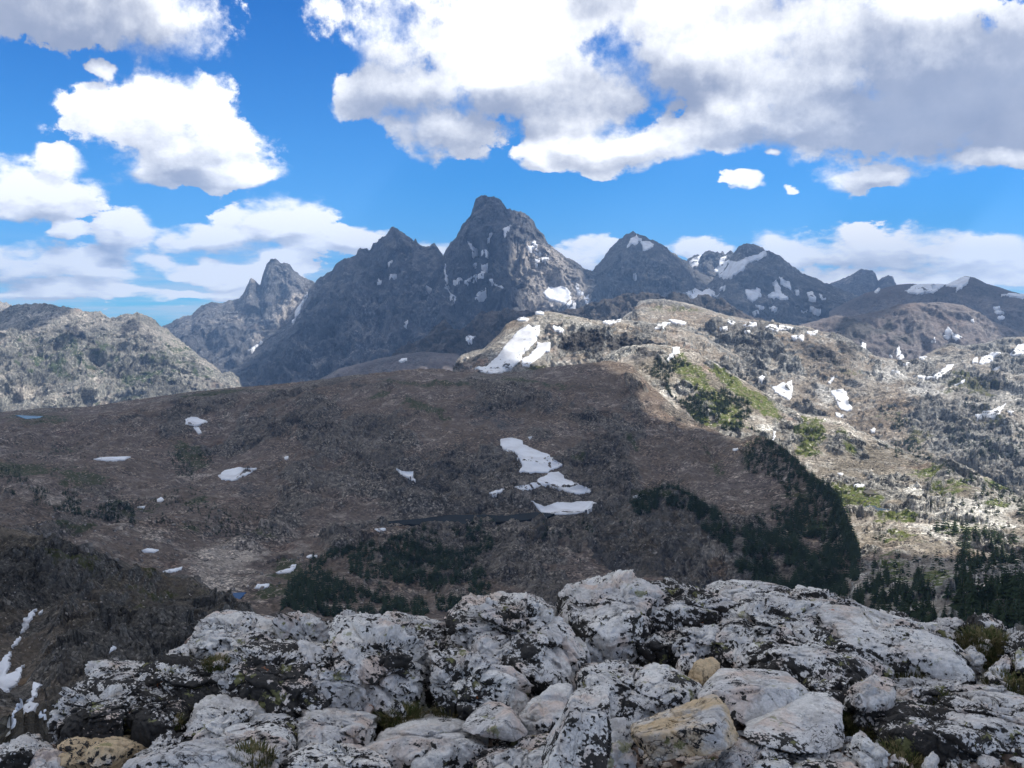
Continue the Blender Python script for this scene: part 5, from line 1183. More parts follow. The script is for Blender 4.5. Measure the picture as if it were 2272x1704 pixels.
B = [
 # skyline masses and outcrop faces, back to front
 ('g', [(1215, 590), (1230, 480), (1290, 400), (1390, 355), (1500, 362), (1600, 380), (1710, 410), (1745, 470), (1790, 560), (1760, 660), (1600, 720), (1400, 710), (1230, 670)], 'pale domed boulder at the left end of the outcrop skyline', dict(lichen=.42, T=.6)),
 ('g', [(1780, 400), (1800, 335), (1880, 300), (2000, 316), (2080, 340), (2160, 400), (2185, 470), (2120, 540), (1990, 600), (1860, 590), (1780, 520)], 'lumpy pale boulder just right of the left skyline dome', dict(lichen=.5)),
 ('h', [(140, 400), (175, 288), (300, 318), (430, 350), (425, 430), (400, 520), (280, 520), (150, 460)], 'small pale block with a sharp left corner on the skyline', dict(lichen=.5, sharp=60)),
 ('h', [(380, 400), (460, 335), (600, 370), (700, 400), (850, 420), (960, 480), (1010, 580), (900, 680), (700, 660), (500, 600), (400, 500)], 'long low skyline slab sloping right toward the big rounded boulder', dict(crisp=True, lichen=.58, T=.5)),
 ('h', [(870, 380), (940, 290), (1060, 250), (1220, 236), (1350, 246), (1460, 288), (1560, 365), (1625, 420), (1645, 560), (1705, 660), (1700, 790), (1540, 900), (1330, 890), (1150, 800), (1000, 620), (900, 480)], 'big rounded pale boulder in the middle of the outcrop skyline', dict(lichen=.55, T=.8, sub=7)),
 ('h', [(1585, 400), (1600, 350), (1650, 178), (1760, 178), (1880, 108), (1960, 118), (2030, 92), (2090, 108), (2200, 160), (2250, 250), (2180, 420), (2060, 560), (1900, 640), (1700, 620), (1620, 500)], 'tall pale angular slab with a yellowish edge, highest on the skyline', dict(crisp=True, lichen=.5, sharp=60, T=.7, rough=.8)),
 ('i', [(-60, 260), (20, 190), (140, 112), (210, 108), (400, 170), (500, 200), (590, 245), (605, 280), (540, 350), (470, 400), (300, 430), (100, 450), (-60, 420)], 'black speckled slab with a rusty top beside the highest slab', dict(crisp=True, lichen=.78, tan=.25, sharp=60, T=.6)),
 ('i', [(465, 190), (520, 140), (640, 128), (850, 153), (930, 190), (935, 235), (800, 290), (600, 290)], 'flat pale skyline slab right of the rusty topped slab', dict(crisp=True, lichen=.5, T=.5)),
 ('i', [(925, 215), (970, 168), (1050, 183), (1200, 218), (1275, 262), (1360, 320), (1300, 360), (1100, 330)], 'dark speckled wedge of slab on the descending skyline', dict(crisp=True, lichen=.66, T=.45, sharp=60)),
 ('i', [(1365, 325), (1450, 305), (1600, 335), (1625, 370), (1600, 400), (1420, 390)], 'low dark speckled slab beyond the long right slab', dict(lichen=.72, T=.3)),
 ('i', [(1600, 400), (1630, 365), (1690, 348), (1725, 362), (1730, 430), (1640, 440)], 'small pinkish block in the gap behind the long right slab', dict(lichen=.25, T=.2)),
 ('i', [(1700, 420), (1715, 385), (1750, 345), (1830, 333), (1905, 390), (1900, 440), (1760, 455)], 'pale block with a pointed crest left of the pyramid rock', dict(crisp=True, lichen=.42, T=.25, sharp=60)),
 ('i', [(1890, 440), (1950, 320), (2005, 278), (2060, 318), (2110, 372), (2105, 440), (2000, 470)], 'dark pyramid shaped rock on the skyline near the right edge', dict(crisp=True, lichen=.85, T=.25, sharp=60)),
 ('i', [(2150, 600), (2165, 440), (2212, 408), (2300, 430), (2310, 660), (2190, 660)], 'dark blocky rock cut by the right frame edge', dict(lichen=.78, T=.4)),
 ('i', [(2095, 470), (2120, 400), (2190, 390), (2300, 410), (2300, 470), (2180, 490)], 'low pale stone behind the dark block at the right edge', dict(lichen=.45, T=.3)),
 ('g', [(1900, 560), (2080, 500), (2200, 560), (2360, 640), (2400, 800), (2360, 960), (2200, 980), (2050, 900), (1900, 760)], 'upright pale face under the left skyline blocks', dict(lichen=.55, T=.5)),
 ('h', [(60, 480), (200, 400), (290, 440), (500, 540), (700, 590), (740, 700), (680, 920), (500, 950), (300, 900), (130, 720)], 'white ribbed outcrop face in the left centre', dict(lichen=.47, T=.55, sub=7)),
 ('g', [(1330, 720), (1500, 560), (1700, 530), (1900, 560), (2080, 640), (2150, 800), (2170, 920), (2000, 1010), (1700, 980), (1500, 950), (1390, 860)], 'broad black blotched outcrop face below the left dome', dict(lichen=.80, T=.6, sub=7)),
 ('g', [(880, 720), (1000, 645), (1150, 655), (1290, 715), (1390, 820), (1440, 930), (1300, 960), (1150, 930), (1000, 880), (900, 790)], 'nearly black lichen covered ledge left of the blotched face', dict(lichen=1.0, T=.5)),
 ('g', [(1030, 650), (1100, 590), (1190, 548), (1230, 590), (1210, 660), (1100, 680)], 'small pinkish rock wedged on the left skyline', dict(lichen=.3, tan=.45, T=.2)),
 ('g', [(555, 700), (620, 663), (700, 683), (760, 708), (880, 738), (910, 790), (800, 830), (640, 800), (560, 760)], 'thin white topped ledge at the far left of the outcrop', dict(lichen=.66, T=.4)),
 ('g', [(350, 1000), (375, 900), (450, 830), (540, 785), (700, 800), (830, 830), (890, 920), (860, 1060), (700, 1150), (420, 1190), (355, 1120)], 'outer left block with an orange stained hollow', dict(lichen=.75, tan=.35, T=.5)),
 ('g', [(750, 930), (900, 850), (1100, 865), (1240, 895), (1250, 980), (1160, 1080), (900, 1110), (770, 1030)], 'dark speckled slab between orange hollow and rounded boulder', dict(lichen=.92, T=.4)),
 ('h', [(720, 620), (900, 560), (1000, 590), (1080, 680), (1250, 750), (1320, 900), (1200, 960), (1000, 960), (830, 920), (730, 800)], 'tan stained lower face between the two white masses', dict(lichen=.62, tan=.28, T=.4)),
 ('h', [(-160, 1020), (-20, 950), (200, 980), (360, 1060), (340, 1150), (150, 1220), (-100, 1210)], 'smooth grey block low on the left centre', dict(lichen=.25, T=.4, rough=.6)),
 ('h', [(1615, 560), (1700, 488), (1760, 540), (1770, 620), (1690, 660), (1620, 640)], 'small square pale block right of the big rounded boulder', dict(crisp=True, lichen=.5, T=.2, sharp=60)),
 ('i', [(120, 420), (250, 395), (310, 430), (290, 520), (140, 540), (40, 500)], 'thin layered dark slab under the rusty topped slab', dict(lichen=.75, T=.3)),
 ('i', [(230, 540), (310, 400), (400, 385), (500, 378), (500, 440), (420, 530), (330, 560)], 'pale wedge rock at the foot of the dark rounded slab', dict(lichen=.4, T=.3)),
 ('i', [(380, 560), (430, 450), (520, 360), (600, 280), (680, 243), (880, 223), (1000, 243), (1190, 290), (1160, 380), (900, 400), (720, 430), (640, 520), (590, 590), (440, 590)], 'large rounded slab with a black lichen band right of centre', dict(lichen=.6, T=.7, sub=7)),
 ('i', [(1010, 280), (1200, 262), (1330, 285), (1400, 345), (1600, 368), (1750, 430), (1860, 520), (1930, 620), (1910, 690), (1700, 700), (1520, 660), (1300, 600), (1200, 500), (1050, 380)], 'long pale whaleback slab sloping down to the right', dict(crisp=True, lichen=.40, T=.8, sub=7, rough=.7)),
 ('i', [(580, 600), (640, 480), (730, 395), (900, 365), (1130, 385), (1225, 465), (1290, 530), (1510, 640), (1480, 720), (1250, 760), (960, 740), (780, 660)], 'black streaked flat slab in front of the whaleback slab', dict(crisp=True, lichen=.60, T=.7, sub=7)),
 ('i', [(1470, 740), (1520, 655), (1620, 648), (1700, 668), (1850, 688), (1870, 740), (1700, 810), (1560, 820)], 'pale slab with a shadowed front on the right', dict(lichen=.6, T=.4)),
 ('i', [(1850, 750), (1900, 706), (2100, 728), (2212, 758), (2320, 800), (2320, 880), (2100, 860), (1900, 800)], 'thin grey slab reaching the right frame edge', dict(crisp=True, lichen=.5, T=.4)),
 ('i', [(1740, 850), (1900, 788), (2080, 845), (2212, 895), (2320, 950), (2320, 1120), (2140, 1100), (1980, 1000), (1840, 920)], 'grey mottled slab low at the right frame edge', dict(lichen=.55, T=.5)),
 ('i', [(1400, 980), (1430, 880), (1500, 815), (1600, 815), (1700, 868), (1880, 885), (2020, 935), (2150, 1010), (2150, 1100), (1900, 1150), (1700, 1120), (1500, 1070)], 'slab with thick black lichen clots at the lower right', dict(crisp=True, lichen=.86, T=.5, sub=7)),
 ('h', [(1690, 750), (1725, 688), (1880, 655), (2100, 680), (2260, 700), (2400, 770), (2455, 840), (2440, 920), (2110, 1010), (1960, 1070), (1890, 980), (1740, 830)], 'thick slab with black rim and tan underside behind the tall prism', dict(crisp=True, lichen=.62, tan=.38, T=.45, sub=7)),
 ('i', [(262, 570), (280, 522), (340, 516), (376, 545), (360, 610), (330, 680), (265, 650)], 'small white capped stone beside the rust brown block', dict(lichen=.45, T=.12)),
 ('i', [(325, 600), (390, 525), (440, 535), (495, 605), (485, 660), (425, 700), (372, 760), (345, 720)], 'rust brown block standing between pale slabs', dict(crisp=True, lichen=.2, tan=.9, T=.15, sharp=60)),
 ('h', [(1310, 1040), (1400, 900), (1560, 825), (1650, 825), (1640, 920), (1560, 1070), (1440, 1130), (1340, 1100)], 'smooth pinkish slab left of the tall prism', dict(crisp=True, lichen=.1, tan=.1, T=.3, sharp=60, rough=.6)),
 ('h', [(920, 1100), (1000, 1000), (1110, 915), (1200, 920), (1275, 960), (1380, 1125), (1290, 1190), (1000, 1150)], 'pale wedge shaped block with a dark hollow under it', dict(lichen=.42, T=.3, rough=.6, pts3=[(918, 1100, .06), (1000, 1000, .22), (1110, 913, .3), (1202, 918, .3), (1277, 960, .16), (1262, 990, .05), (1382, 1127, .05), (1290, 1192, .0), (1000, 1145, .0), (1200, 1080, -.04)])),
 ('i', [(965, 720), (1040, 645), (1120, 655), (1200, 705), (1258, 742), (1215, 850), (1100, 830), (1000, 780)], 'small black mottled rock behind the white shelf', dict(lichen=.85, T=.25)),
 ('i', [(1210, 810), (1255, 730), (1400, 665), (1475, 700), (1482, 790), (1380, 890), (1320, 910), (1250, 870)], 'compact block with spotted top standing right of the white shelf', dict(lichen=.6, T=.25, sharp=60)),
 ('i', [(630, 990), (700, 920), (900, 880), (1000, 745), (1100, 755), (1205, 828), (1195, 900), (1150, 980), (1200, 1065), (1100, 1105), (900, 1095), (700, 1045)], 'clean white shelf slab under the upper pale slab', dict(lichen=.35, T=.4, rough=.6, pts3=[(700, 915, .22), (1000, 743, .42), (1100, 753, .42), (1207, 828, .3), (1152, 980, .12), (628, 990, .06), (700, 1047, .0), (900, 1097, -.02), (1100, 1107, .0), (1202, 1067, .1)])),
 ('i', [(365, 790), (430, 680), (490, 618), (600, 610), (890, 625), (965, 700), (1015, 770), (1005, 860), (880, 920), (640, 935), (590, 890), (500, 840)], 'large pale slab with bluish flat top right of the prism', dict(lichen=.42, T=.45, rough=.7, pts3=[(600, 608, .45), (890, 623, .45), (965, 700, .28), (1017, 770, .15), (1007, 860, .08), (880, 922, .0), (640, 937, .0), (590, 895, .02), (365, 792, .12), (430, 678, .32), (490, 616, .42), (460, 740, .08), (700, 720, .06), (950, 735, .08)])),
 ('h', [(970, 1390), (1050, 1250), (1280, 1195), (1480, 1140), (1560, 1150), (1480, 1400)], 'dark flecked slab leaning against the prism from the left', dict(lichen=.75, T=.3)),
 ('h', [(1870, 1390), (1885, 1110), (1980, 1070), (2050, 1150), (2080, 1400)], 'grey filler block right of the tall prism', dict(lichen=.5, T=.2)),
 ('h', [(1450, 1420), (1560, 1150), (1650, 875), (1690, 825), (1882, 825), (1892, 1000), (1915, 1090), (1890, 1420)], 'tall pale prism standing upright at the bottom centre', dict(lichen=.45, T=.35, rough=.6, Dadd=-.25, pts3=[(1680, 826, .3), (1884, 823, .3), (1894, 1000, .05), (1640, 1010, .0), (1560, 1150, .02), (1650, 885, .22), (1917, 1090, .03), (1890, 1440, -.1), (1450, 1440, -.05), (1500, 1210, .12)])),
 ('i', [(-10, 960), (0, 918), (180, 860), (480, 738), (545, 800), (604, 940), (604, 1005), (540, 1070), (100, 1160), (50, 1100)], 'yellow tan block lying tilted at the bottom right of centre', dict(lichen=.08, tan=.64, T=.28, rough=.6, Dadd=-.12, pts3=[(180, 855, .25), (480, 738, .28), (0, 918, .2), (15, 1005, .0), (250, 985, -.03), (490, 925, -.05), (548, 800, .2), (606, 940, .1), (604, 1008, .1), (55, 1095, .05), (100, 1165, .0), (540, 1075, -.02)])),
 ('i', [(1220, 1080), (1290, 998), (1400, 998), (1495, 1065), (1400, 1140), (1330, 1180), (1250, 1130)], 'small pale rounded stone by the reddish soil', dict(lichen=.3, T=.2)),
 ('i', [(510, 1130), (600, 1035), (740, 1065), (710, 1150), (620, 1200), (530, 1190)], 'small brownish rock below the yellow tan block', dict(lichen=.35, tan=.3, T=.2)),
 ('i', [(610, 1150), (700, 1085), (860, 1075), (935, 1130), (920, 1220), (620, 1240)], 'pale pinkish rock at the bottom edge right of the tan block', dict(lichen=.45, T=.25)),
 ('i', [(880, 1150), (1000, 1075), (1200, 1085), (1330, 1150), (1350, 1240), (900, 1240)], 'cream coloured slab with dark line on the bottom edge', dict(lichen=.45, tan=.1, T=.3)),
 ('i', [(210, 1200), (320, 1165), (390, 1135), (490, 1140), (560, 1220), (300, 1260)], 'flat grey stone on the bottom edge under the tan block', dict(lichen=.3, T=.2)),
 ('g', [(1160, 1190), (1195, 1040), (1275, 940), (1380, 922), (1450, 957), (1600, 982), (1830, 997), (1895, 1060), (1950, 1190), (1860, 1280), (1500, 1290), (1250, 1270)], 'pale rounded boulder with few black spots, left foreground', dict(lichen=.42, T=.45, sub=7)),
 ('g', [(1030, 1160), (1100, 1115), (1175, 1125), (1160, 1230), (1090, 1270), (960, 1270), (975, 1200)], 'small grey stone left of the rounded left foreground boulder', dict(lichen=.6, T=.2)),
 ('g', [(395, 1220), (500, 1145), (640, 1175), (740, 1165), (810, 1240), (700, 1310), (520, 1350), (400, 1310)], 'orange stained broken rock at the lower left', dict(lichen=.35, tan=.85, T=.25)),
 ('g', [(-60, 1190), (80, 1145), (185, 1190), (215, 1260), (180, 1350), (-60, 1380)], 'split pale rock in the lower left corner', dict(lichen=.6, T=.3)),
 ('g', [(185, 1270), (270, 1225), (370, 1245), (390, 1360), (190, 1380)], 'reddish grey rock second from the lower left corner', dict(lichen=.3, tan=.3, T=.2)),
 ('g', [(235, 1350), (300, 1305), (405, 1330), (410, 1400), (240, 1400)], 'small pink stone on the bottom edge at the left', dict(lichen=.15, tan=.2, T=.15)),
 ('g', [(790, 1310), (950, 1265), (1100, 1285), (1300, 1230), (1560, 1118), (1720, 1108), (1855, 1170), (1870, 1250), (1840, 1400), (800, 1400)], 'broad pale slab along the bottom edge at the left', dict(lichen=.52, T=.4, sub=7, Dadd=-.1)),
 ('g', [(1850, 1270), (1960, 1198), (2212, 1208), (2420, 1250), (2530, 1300), (2560, 1400), (1830, 1400)], 'pinkish spotted slab on the bottom edge left of centre', dict(lichen=.5, tan=.22, T=.3, Dadd=-.1)),
 ('h', [(260, 1230), (500, 1120), (700, 1045), (900, 1085), (1100, 1175), (1125, 1225), (900, 1270), (400, 1275)], 'low flat pinkish slab set in the gravel at bottom centre', dict(crisp=True, lichen=.3, tan=.25, T=.4, rough=.6)),
 ('i', [(1865, 540), (1930, 478), (1992, 530), (1975, 580), (1890, 570)], 'small pinkish stone beside the grass tuft on the right', dict(lichen=.15, tan=.2, T=.12)),
 ('i', [(2065, 570), (2120, 515), (2155, 560), (2130, 630), (2080, 620)], 'small pale stone right of the grass tuft', dict(lichen=.4, T=.12)),
 ('i', [(1995, 650), (2050, 606), (2125, 630), (2115, 670), (2020, 672)], 'flat whitish stone below the grass tuft on the right', dict(lichen=.3, T=.12)),
 ('i', [(1650, 1120), (1690, 1090), (1732, 1095), (1715, 1150), (1665, 1150)], 'little pink stone on the reddish soil at the lower right', dict(lichen=.05, tan=.3, T=.08)),
 ('i', [(1700, 560), (1750, 490), (1840, 500), (1890, 560), (1800, 600)], 'brown stone tucked behind the whaleback slab', dict(lichen=.4, tan=.4, T=.15)),
 ('i', [(1880, 530), (1950, 440), (2010, 450), (2040, 500), (1960, 540)], 'tan stone below the pyramid rock', dict(lichen=.3, tan=.4, T=.15)),
]
CRG = [(-200, 1730), (0, 1668), (110, 1650), (150, 1590), (190, 1520), (330, 1480), (400, 1440), (430, 1400), (600, 1378), (760, 1392), (1000, 1385), (1240, 1360), (1420, 1330), (1560, 1335), (1800, 1350), (1960, 1385), (2100, 1400), (2272, 1400), (2480, 1400)]
def soil_mat():
    m, g = new_mat('stony_soil')
    tc = g.n('ShaderNodeTexCoord').outputs['Object']
    n1 = g.noise(tc, 3.0, 5, 0.6); n2 = g.noise(tc, 26.0, 6, 0.7)
    cell = g.n('ShaderNodeTexVoronoi'); g.put(cell.inputs['Vector'], tc); cell.inputs['Scale'].default_value = 30.0
    cs = g.n('ShaderNodeSeparateColor'); g.put(cs.inputs[0], cell.outputs['Color'])
    base = g.mix(g.ramp(n1, 0.42, 0.58), (0.13, 0.085, 0.06), (0.24, 0.18, 0.15))
    base = g.mix(g.ramp(cs.outputs[0], 0.45, 0.75), base, g.mix(n2, (0.45, 0.40, 0.37), (0.58, 0.47, 0.38)))
    base = g.mix(g.ramp(n2, 0.56, 0.66), base, (0.03, 0.03, 0.028))
    gr = g.ramp(g.m('ADD', attr(g, 'grass'), g.m('MULTIPLY', g.m('SUBTRACT', n2, 0.5), 1.2)), 0.4, 0.6)
    base = g.mix(gr, base, (0.055, 0.07, 0.02))
    h = g.m('ADD', g.m('MULTIPLY', n2, 1.0), g.m('SUBTRACT', 0.6, g.m('MULTIPLY', cell.outputs['Distance'], 1.0)))
    finish(g, base, 0.95, h, 0.02, 0.8)
    return m
def soil_disp(P, px, py, w):
    return (0.16 * fbm(P, 1.6, 4, 0.55, 4.0) + 0.05 * fbm(P, 9.0, 4, 0.6, 5.0, True)) - 0.04, np.zeros_like(px)
loft('ground', -500, 2860, 4.0, [[(-200, 2600, 2.0), (2480, 2600, 2.0)], [(-200, 1850, gD(1800)), (2480, 1850, gD(1800))], [(-200, 1740, gD(1680)), (2480, 1720, gD(1690))], [(-200, 1735, 4.2), (150, 1640, 4.6), (400, 1560, 4.6), (2480, 1560, 4.5)], [(x, y + 12, 6.0) for x, y in CRG]],
     soil_mat(), soil_disp, back=(0.5, 1.4), edge=0.02, nrm_share=1.0, smooth=2, crest_w=10, vstep=3.5, label='stony soil of the summit with rubble between the boulders',
     attrs=mk_attrs(grass=[(1560, 1690, 60, 14, .6), (2180, 1440, 60, 26, .9), (2240, 1690, 200, 20, .5), (1900, 1620, 40, 20, .7), (1000, 1600, 60, 20, .6), (560, 1660, 50, 20, .5), (2080, 1500, 50, 10, .7)]))
for i, (k, poly, lab, opt) in enumerate(B):
    if 'pts3' in opt:
        q = cr(k, [p[:2] for p in opt['pts3']])
        opt = dict(opt, pts3=[(a, b, p[2]) for (a, b), p in zip(q, opt['pts3'])])
    boulder(cr(k, poly), lab, seed=i, **opt)

# loose rubble between the boulders
bpy.context.view_layer.update()
_dg = bpy.context.evaluated_depsgraph_get()
ib, fb_ = ico(3)
Vs, Fs = [], []
def rubble(poly, cnt, s0, s1):
    xs = [a for a, b in poly]; ys = [b for a, b in poly]
    for _ in range(cnt):
        x = rr_.uniform(min(xs), max(xs)); y = rr_.uniform(min(ys), max(ys))
        if not inside(poly, x, y): continue
        h0 = hit(x, y)
        if not h0 or h0[0].y > 7 or not h0[2].name.startswith('ground'): continue
        s = s0 + (s1 - s0) * rr_.random() ** 2.5
        npl = rng.normal(size=(9, 3)); npl /= np.linalg.norm(npl, axis=1)[:, None]
        k = np.clip(ib @ npl.T, 0, None) / rng.uniform(0.55, 1.0, 9)[None]
        r = 1 / np.maximum((k ** 12).sum(1) ** (1 / 12), 0.45)
        v = ib * r[:, None] * s * rng.uniform(0.6, 1.2, 3)[None] * (1, 1, .75)
        Fs.append(fb_ + len(Vs) * len(ib)); Vs.append(v + np.array(h0[0]) + [0, 0, s * 0.15])
rubble([(0, 1500), (2272, 1350), (2272, 1704), (0, 1704)], 2500, 0.008, 0.03)
rubble([(0, 1500), (2272, 1350), (2272, 1704), (0, 1704)], 700, 0.015, 0.045)
rubble([(840, 1655), (1080, 1650), (1080, 1704), (840, 1704)], 350, 0.006, 0.022)
rubble([(1980, 1380), (2272, 1390), (2272, 1530), (2000, 1500)], 200, 0.015, 0.06)
rubble([(180, 1560), (420, 1560), (480, 1704), (130, 1704)], 200, 0.015, 0.06)
tag(mesh_np('rubble', np.concatenate(Vs), np.concatenate(Fs), M_ROCK, False, attrs={'lichen': np.repeat(rng.uniform(.0, .9, len(Vs)), len(ib)), 'tan': np.repeat(rng.uniform(0, .6, len(Vs)), len(ib))}), 'loose stones and gravel between the boulders', kind='stuff')

# grass tufts
M_GRASS, _g = new_mat('alpine_grass')
_c = _g.mix(_g.ramp(_g.noise(_g.n('ShaderNodeTexCoord').outputs['Object'], 40.0, 2), 0.4, 0.62), (0.055, 0.07, 0.022), (0.20, 0.165, 0.08))
finish(_g, _c, 0.8, spec=0.1)
def tuft(px, py, r, n, hgt, label, dry=0.3):
    h0 = hit(px, py)
    if not h0: return
    c = np.array(h0[0])
    V, Fc = [], []
    for _ in range(n):
        a = rr_.uniform(0, 6.28); q = r * math.sqrt(rr_.random())
        b = np.array([math.cos(a) * q, math.sin(a) * q * 0.7, -0.02 + 0.25 * q * math.sin(a)])
        an = a + rr_.uniform(-.8, .8); L = hgt * rr_.uniform(.5, 1.3); le = rr_.uniform(.15, .9)
        dr = np.array([math.cos(an), math.sin(an), 0]); sd_ = np.array([-dr[1], dr[0], 0]) * rr_.uniform(.0012, .0026)
        p1 = b + dr * L * le * .35 + [0, 0, L * .6]; p2 = b + dr * L * le + [0, 0, L * (1 - .35 * le)]
        i = len(V); V += [b - sd_, b + sd_, p1 + sd_ * .8, p1 - sd_ * .8, p2]; Fc += [(i, i + 1, i + 2, i + 3), (i + 3, i + 2, i + 4)]
    o = mesh_np('grass_tuft', np.array(V), Fc, M_GRASS, False); o.location = c
    tag(o, label, 'grass tuft', 'grass tufts among the boulders')
for a in [(890, 1600, .085, 900, .07, 'bright green grass tuft in the gap left of bottom centre'), (1000, 1590, .07, 600, .06, 'thin dry grass tuft beside the pale wedge block'),
          (480, 1470, .06, 500, .035, 'yellowish grass tuft on the left dome'), (2185, 1425, .13, 1300, .06, 'largest grass tuft, below the pyramid rock on the right'), (2190, 1455, .10, 700, .05, 'grass tuft just under the largest tuft'),
          (2020, 1490, .09, 600, .045, 'yellow grass tuft at the foot of the whaleback slab'), (2080, 1555, .09, 500, .04, 'small grass tuft in the shadowed notch on the right'), (1900, 1615, .10, 900, .06, 'dark grass tuft right of the white shelf'),
          (2230, 1515, .10, 500, .04, 'reddish grass tuft near the right edge'), (2000, 1690, .14, 900, .045, 'grass patch on the reddish soil at the lower right'), (2220, 1695, .16, 1000, .045, 'grass patch in the lower right corner'),
          (560, 1680, .08, 500, .05, 'grass tuft on the bottom edge at the left'), (380, 1600, .05, 300, .035, 'small grass tuft beside the dark speckled slab')]:
    tuft(*a)
CLOUD_THIN = 0.37
# ------------------------------------------------------------------ clouds overhead (outside the frame) that shade the land below them
def W(px, py, D):
    p = at(px, py, D)
    return (float(p[0]), float(p[1]), float(p[2]))
M_CLOUD, _g = new_mat('cloud_white')          # light soaks through a cloud and leaves its underside softly lit
_d = _g.n('ShaderNodeBsdfDiffuse'); _d.inputs['Color'].default_value = (0.9, 0.9, 0.92, 1)
_t = _g.n('ShaderNodeBsdfTranslucent'); _t.inputs['Color'].default_value = (0.80, 0.80, 0.80, 1)
_x = _g.n('ShaderNodeMixShader'); _x.inputs[0].default_value = CLOUD_THIN
_o = _g.n('ShaderNodeOutputMaterial')
_g.nt.links.new(_d.outputs[0], _x.inputs[1]); _g.nt.links.new(_t.outputs[0], _x.inputs[2]); _g.nt.links.new(_x.outputs[0], _o.inputs[0])

def cloud(name, H, ground_pts, thick, cell, label, seed, holes=()):
    pts = []
    for p in ground_pts:
        t = (H - p[2]) / SUN[2]
        pts.append((p[0] + SUN[0] * t, p[1] + SUN[1] * t))
    pts = np.array(pts)
    # denser, ragged outline
    out = []
    for i in range(len(pts)):
        a, b = pts[i], pts[(i + 1) % len(pts)]
        n = max(1, int(np.linalg.norm(b - a) / cell))
        for k in range(n): out.append(a + (b - a) * k / n)
    out = np.array(out)
    q = np.concatenate([out, np.zeros((len(out), 1))], 1)
    out = out + np.stack([fbm(q, 1 / (cell * 5), 4, 0.6, seed), fbm(q, 1 / (cell * 5), 4, 0.6, seed + 9)], 1) * cell * 2.6
    x0, y0 = out.min(0); x1, y1 = out.max(0)
    gx, gy = np.meshgrid(np.arange(x0, x1, cell), np.arange(y0, y1, cell * 0.9))
    ins = np.stack([gx.ravel(), gy.ravel()], 1)
    n = len(out)
    vs, es, fs, *_ = delaunay_2d_cdt([Vector(p) for p in out] + [Vector(p) for p in ins], [(i, (i + 1) % n) for i in range(n)], [], 1, 1e-3)
    V = np.array([(v.x, v.y, 0) for v in vs])
    dist = np.min(np.linalg.norm(V[:, None, :2] - out[None], axis=-1), axis=1)
    rise = np.clip(dist / (thick * 1.2), 0, 1) ** 0.6
    puff = 0.6 + 0.5 * fbm(V, 1 / (cell * 6), 4, 0.55, seed + 3)
    top = V.copy(); top[:, 2] = H + thick * rise * puff
    bot = V.copy(); bot[:, 2] = H - 0.12 * thick * rise * puff - 1
    m = len(V)
    F_ = [tuple(f) for f in fs] + [tuple(m + i for i in reversed(f)) for f in fs]
    from collections import Counter
    cnt = Counter()
    for f in fs:
        for i in range(len(f)): cnt[(f[i], f[(i + 1) % len(f)])] += 1
    for (a, b) in list(cnt):
        if (b, a) not in cnt: F_.append((b, a, m + a, m + b))
    o = mesh_np(name, np.concatenate([top, bot]), F_, M_CLOUD, True)
    tag(o, label, kind='structure')
    return o

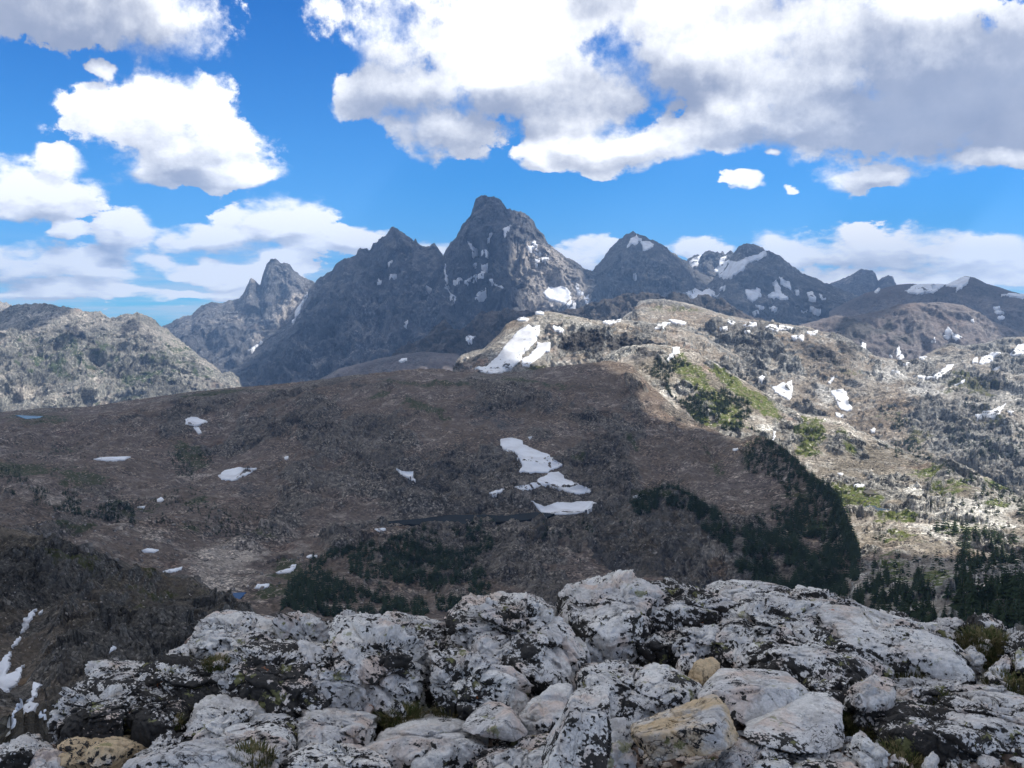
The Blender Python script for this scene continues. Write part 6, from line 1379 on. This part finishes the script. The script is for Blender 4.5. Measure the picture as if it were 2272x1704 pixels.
cloud('cloud', 2300, [W(-1400, 930, 2900), W(0, 905, 2900), W(500, 855, 3000), W(1000, 815, 3050), W(1200, 805, 2880), W(1295, 803, 2680), W(1345, 832, 2450), W(1422, 888, 2240), W(1498, 928, 2050), W(1577, 953, 1930),
                      W(1640, 970, 1760), W(1730, 975, 1700), W(1800, 1025, 1520), W(1865, 1075, 1340), W(1925, 1165, 1180), W(1985, 1225, 1100), W(2080, 1255, 1020), W(2260, 1220, 980), W(2600, 1230, 950),
                      (520, 200, -50), (260, -160, 0), (-500, -200, 0), (-2000, 500, 0), (-2800, 1500, -200)], 260, 60, 'broad cumulus overhead shading the plateau', 5)
cloud('cloud', 5200, [W(480, 850, 7600), W(640, 720, 9000), W(700, 560, 9300), W(850, 430, 9500), W(1000, 430, 9500), W(1105, 420, 9600), W(1110, 490, 9300), W(1105, 540, 9100), W(1080, 580, 8900), W(1150, 630, 8500), W(1130, 700, 8000), W(1140, 740, 7400), W(1150, 800, 6200), W(1130, 820, 4900), W(1000, 840, 4700), W(700, 860, 4700), W(560, 880, 5600)], 500, 110, 'high cloud shading the central peaks', 6)
cloud('cloud', 5200, [W(1310, 560, 9800), W(1400, 470, 9900), W(1500, 560, 9400), W(1560, 620, 9200), W(1640, 610, 9100), W(1700, 575, 9300), W(1760, 500, 9600), W(1790, 600, 13600), W(2070, 600, 13600), W(2120, 580, 8600), W(2500, 620, 8200), W(2500, 780, 4700), W(2220, 770, 4800), W(2130, 700, 5300), W(2000, 680, 5400), W(1930, 730, 5000), W(1860, 760, 4900), W(1780, 745, 5500), W(1640, 760, 6600), W(1420, 760, 6800), W(1300, 690, 8000)], 500, 110, 'high cloud shading the right hand peaks', 8)

cloud('cloud', 5200, [W(-260, 690, 6500), W(-100, 665, 6600), W(120, 662, 6600), W(175, 690, 6400), W(110, 725, 6150), W(60, 765, 5950), W(-100, 790, 5800), W(-260, 800, 5800)], 300, 90, 'small high cloud shading the top of the left mountain', 12)

# ------------------------------------------------------------------ air between the camera and the peaks
def haze():
    m, g = new_mat('haze_air')
    v = g.n('ShaderNodeVolumePrincipled')
    v.inputs['Color'].default_value = (0.34, 0.58, 1.0, 1)
    v.inputs['Density'].default_value = HAZE
    v.inputs['Anisotropy'].default_value = 0.2
    o = g.n('ShaderNodeOutputMaterial')
    g.nt.links.new(v.outputs[0], o.inputs['Volume'])
    R, z0, z1 = 20000.0, -900.0, 1190.0
    V = [(x, y, z) for z in (z0, z1) for (x, y) in ((-R, -R), (R, -R), (R, R), (-R, R))]
    F_ = [(0, 3, 2, 1), (4, 5, 6, 7), (0, 1, 5, 4), (1, 2, 6, 5), (2, 3, 7, 6), (3, 0, 4, 7)]
    o = mesh_np('haze', V, F_, m, False)
    tag(o, 'thin blue haze filling the air in front of the far peaks', kind='stuff')
HAZE = 4.8e-5
haze()
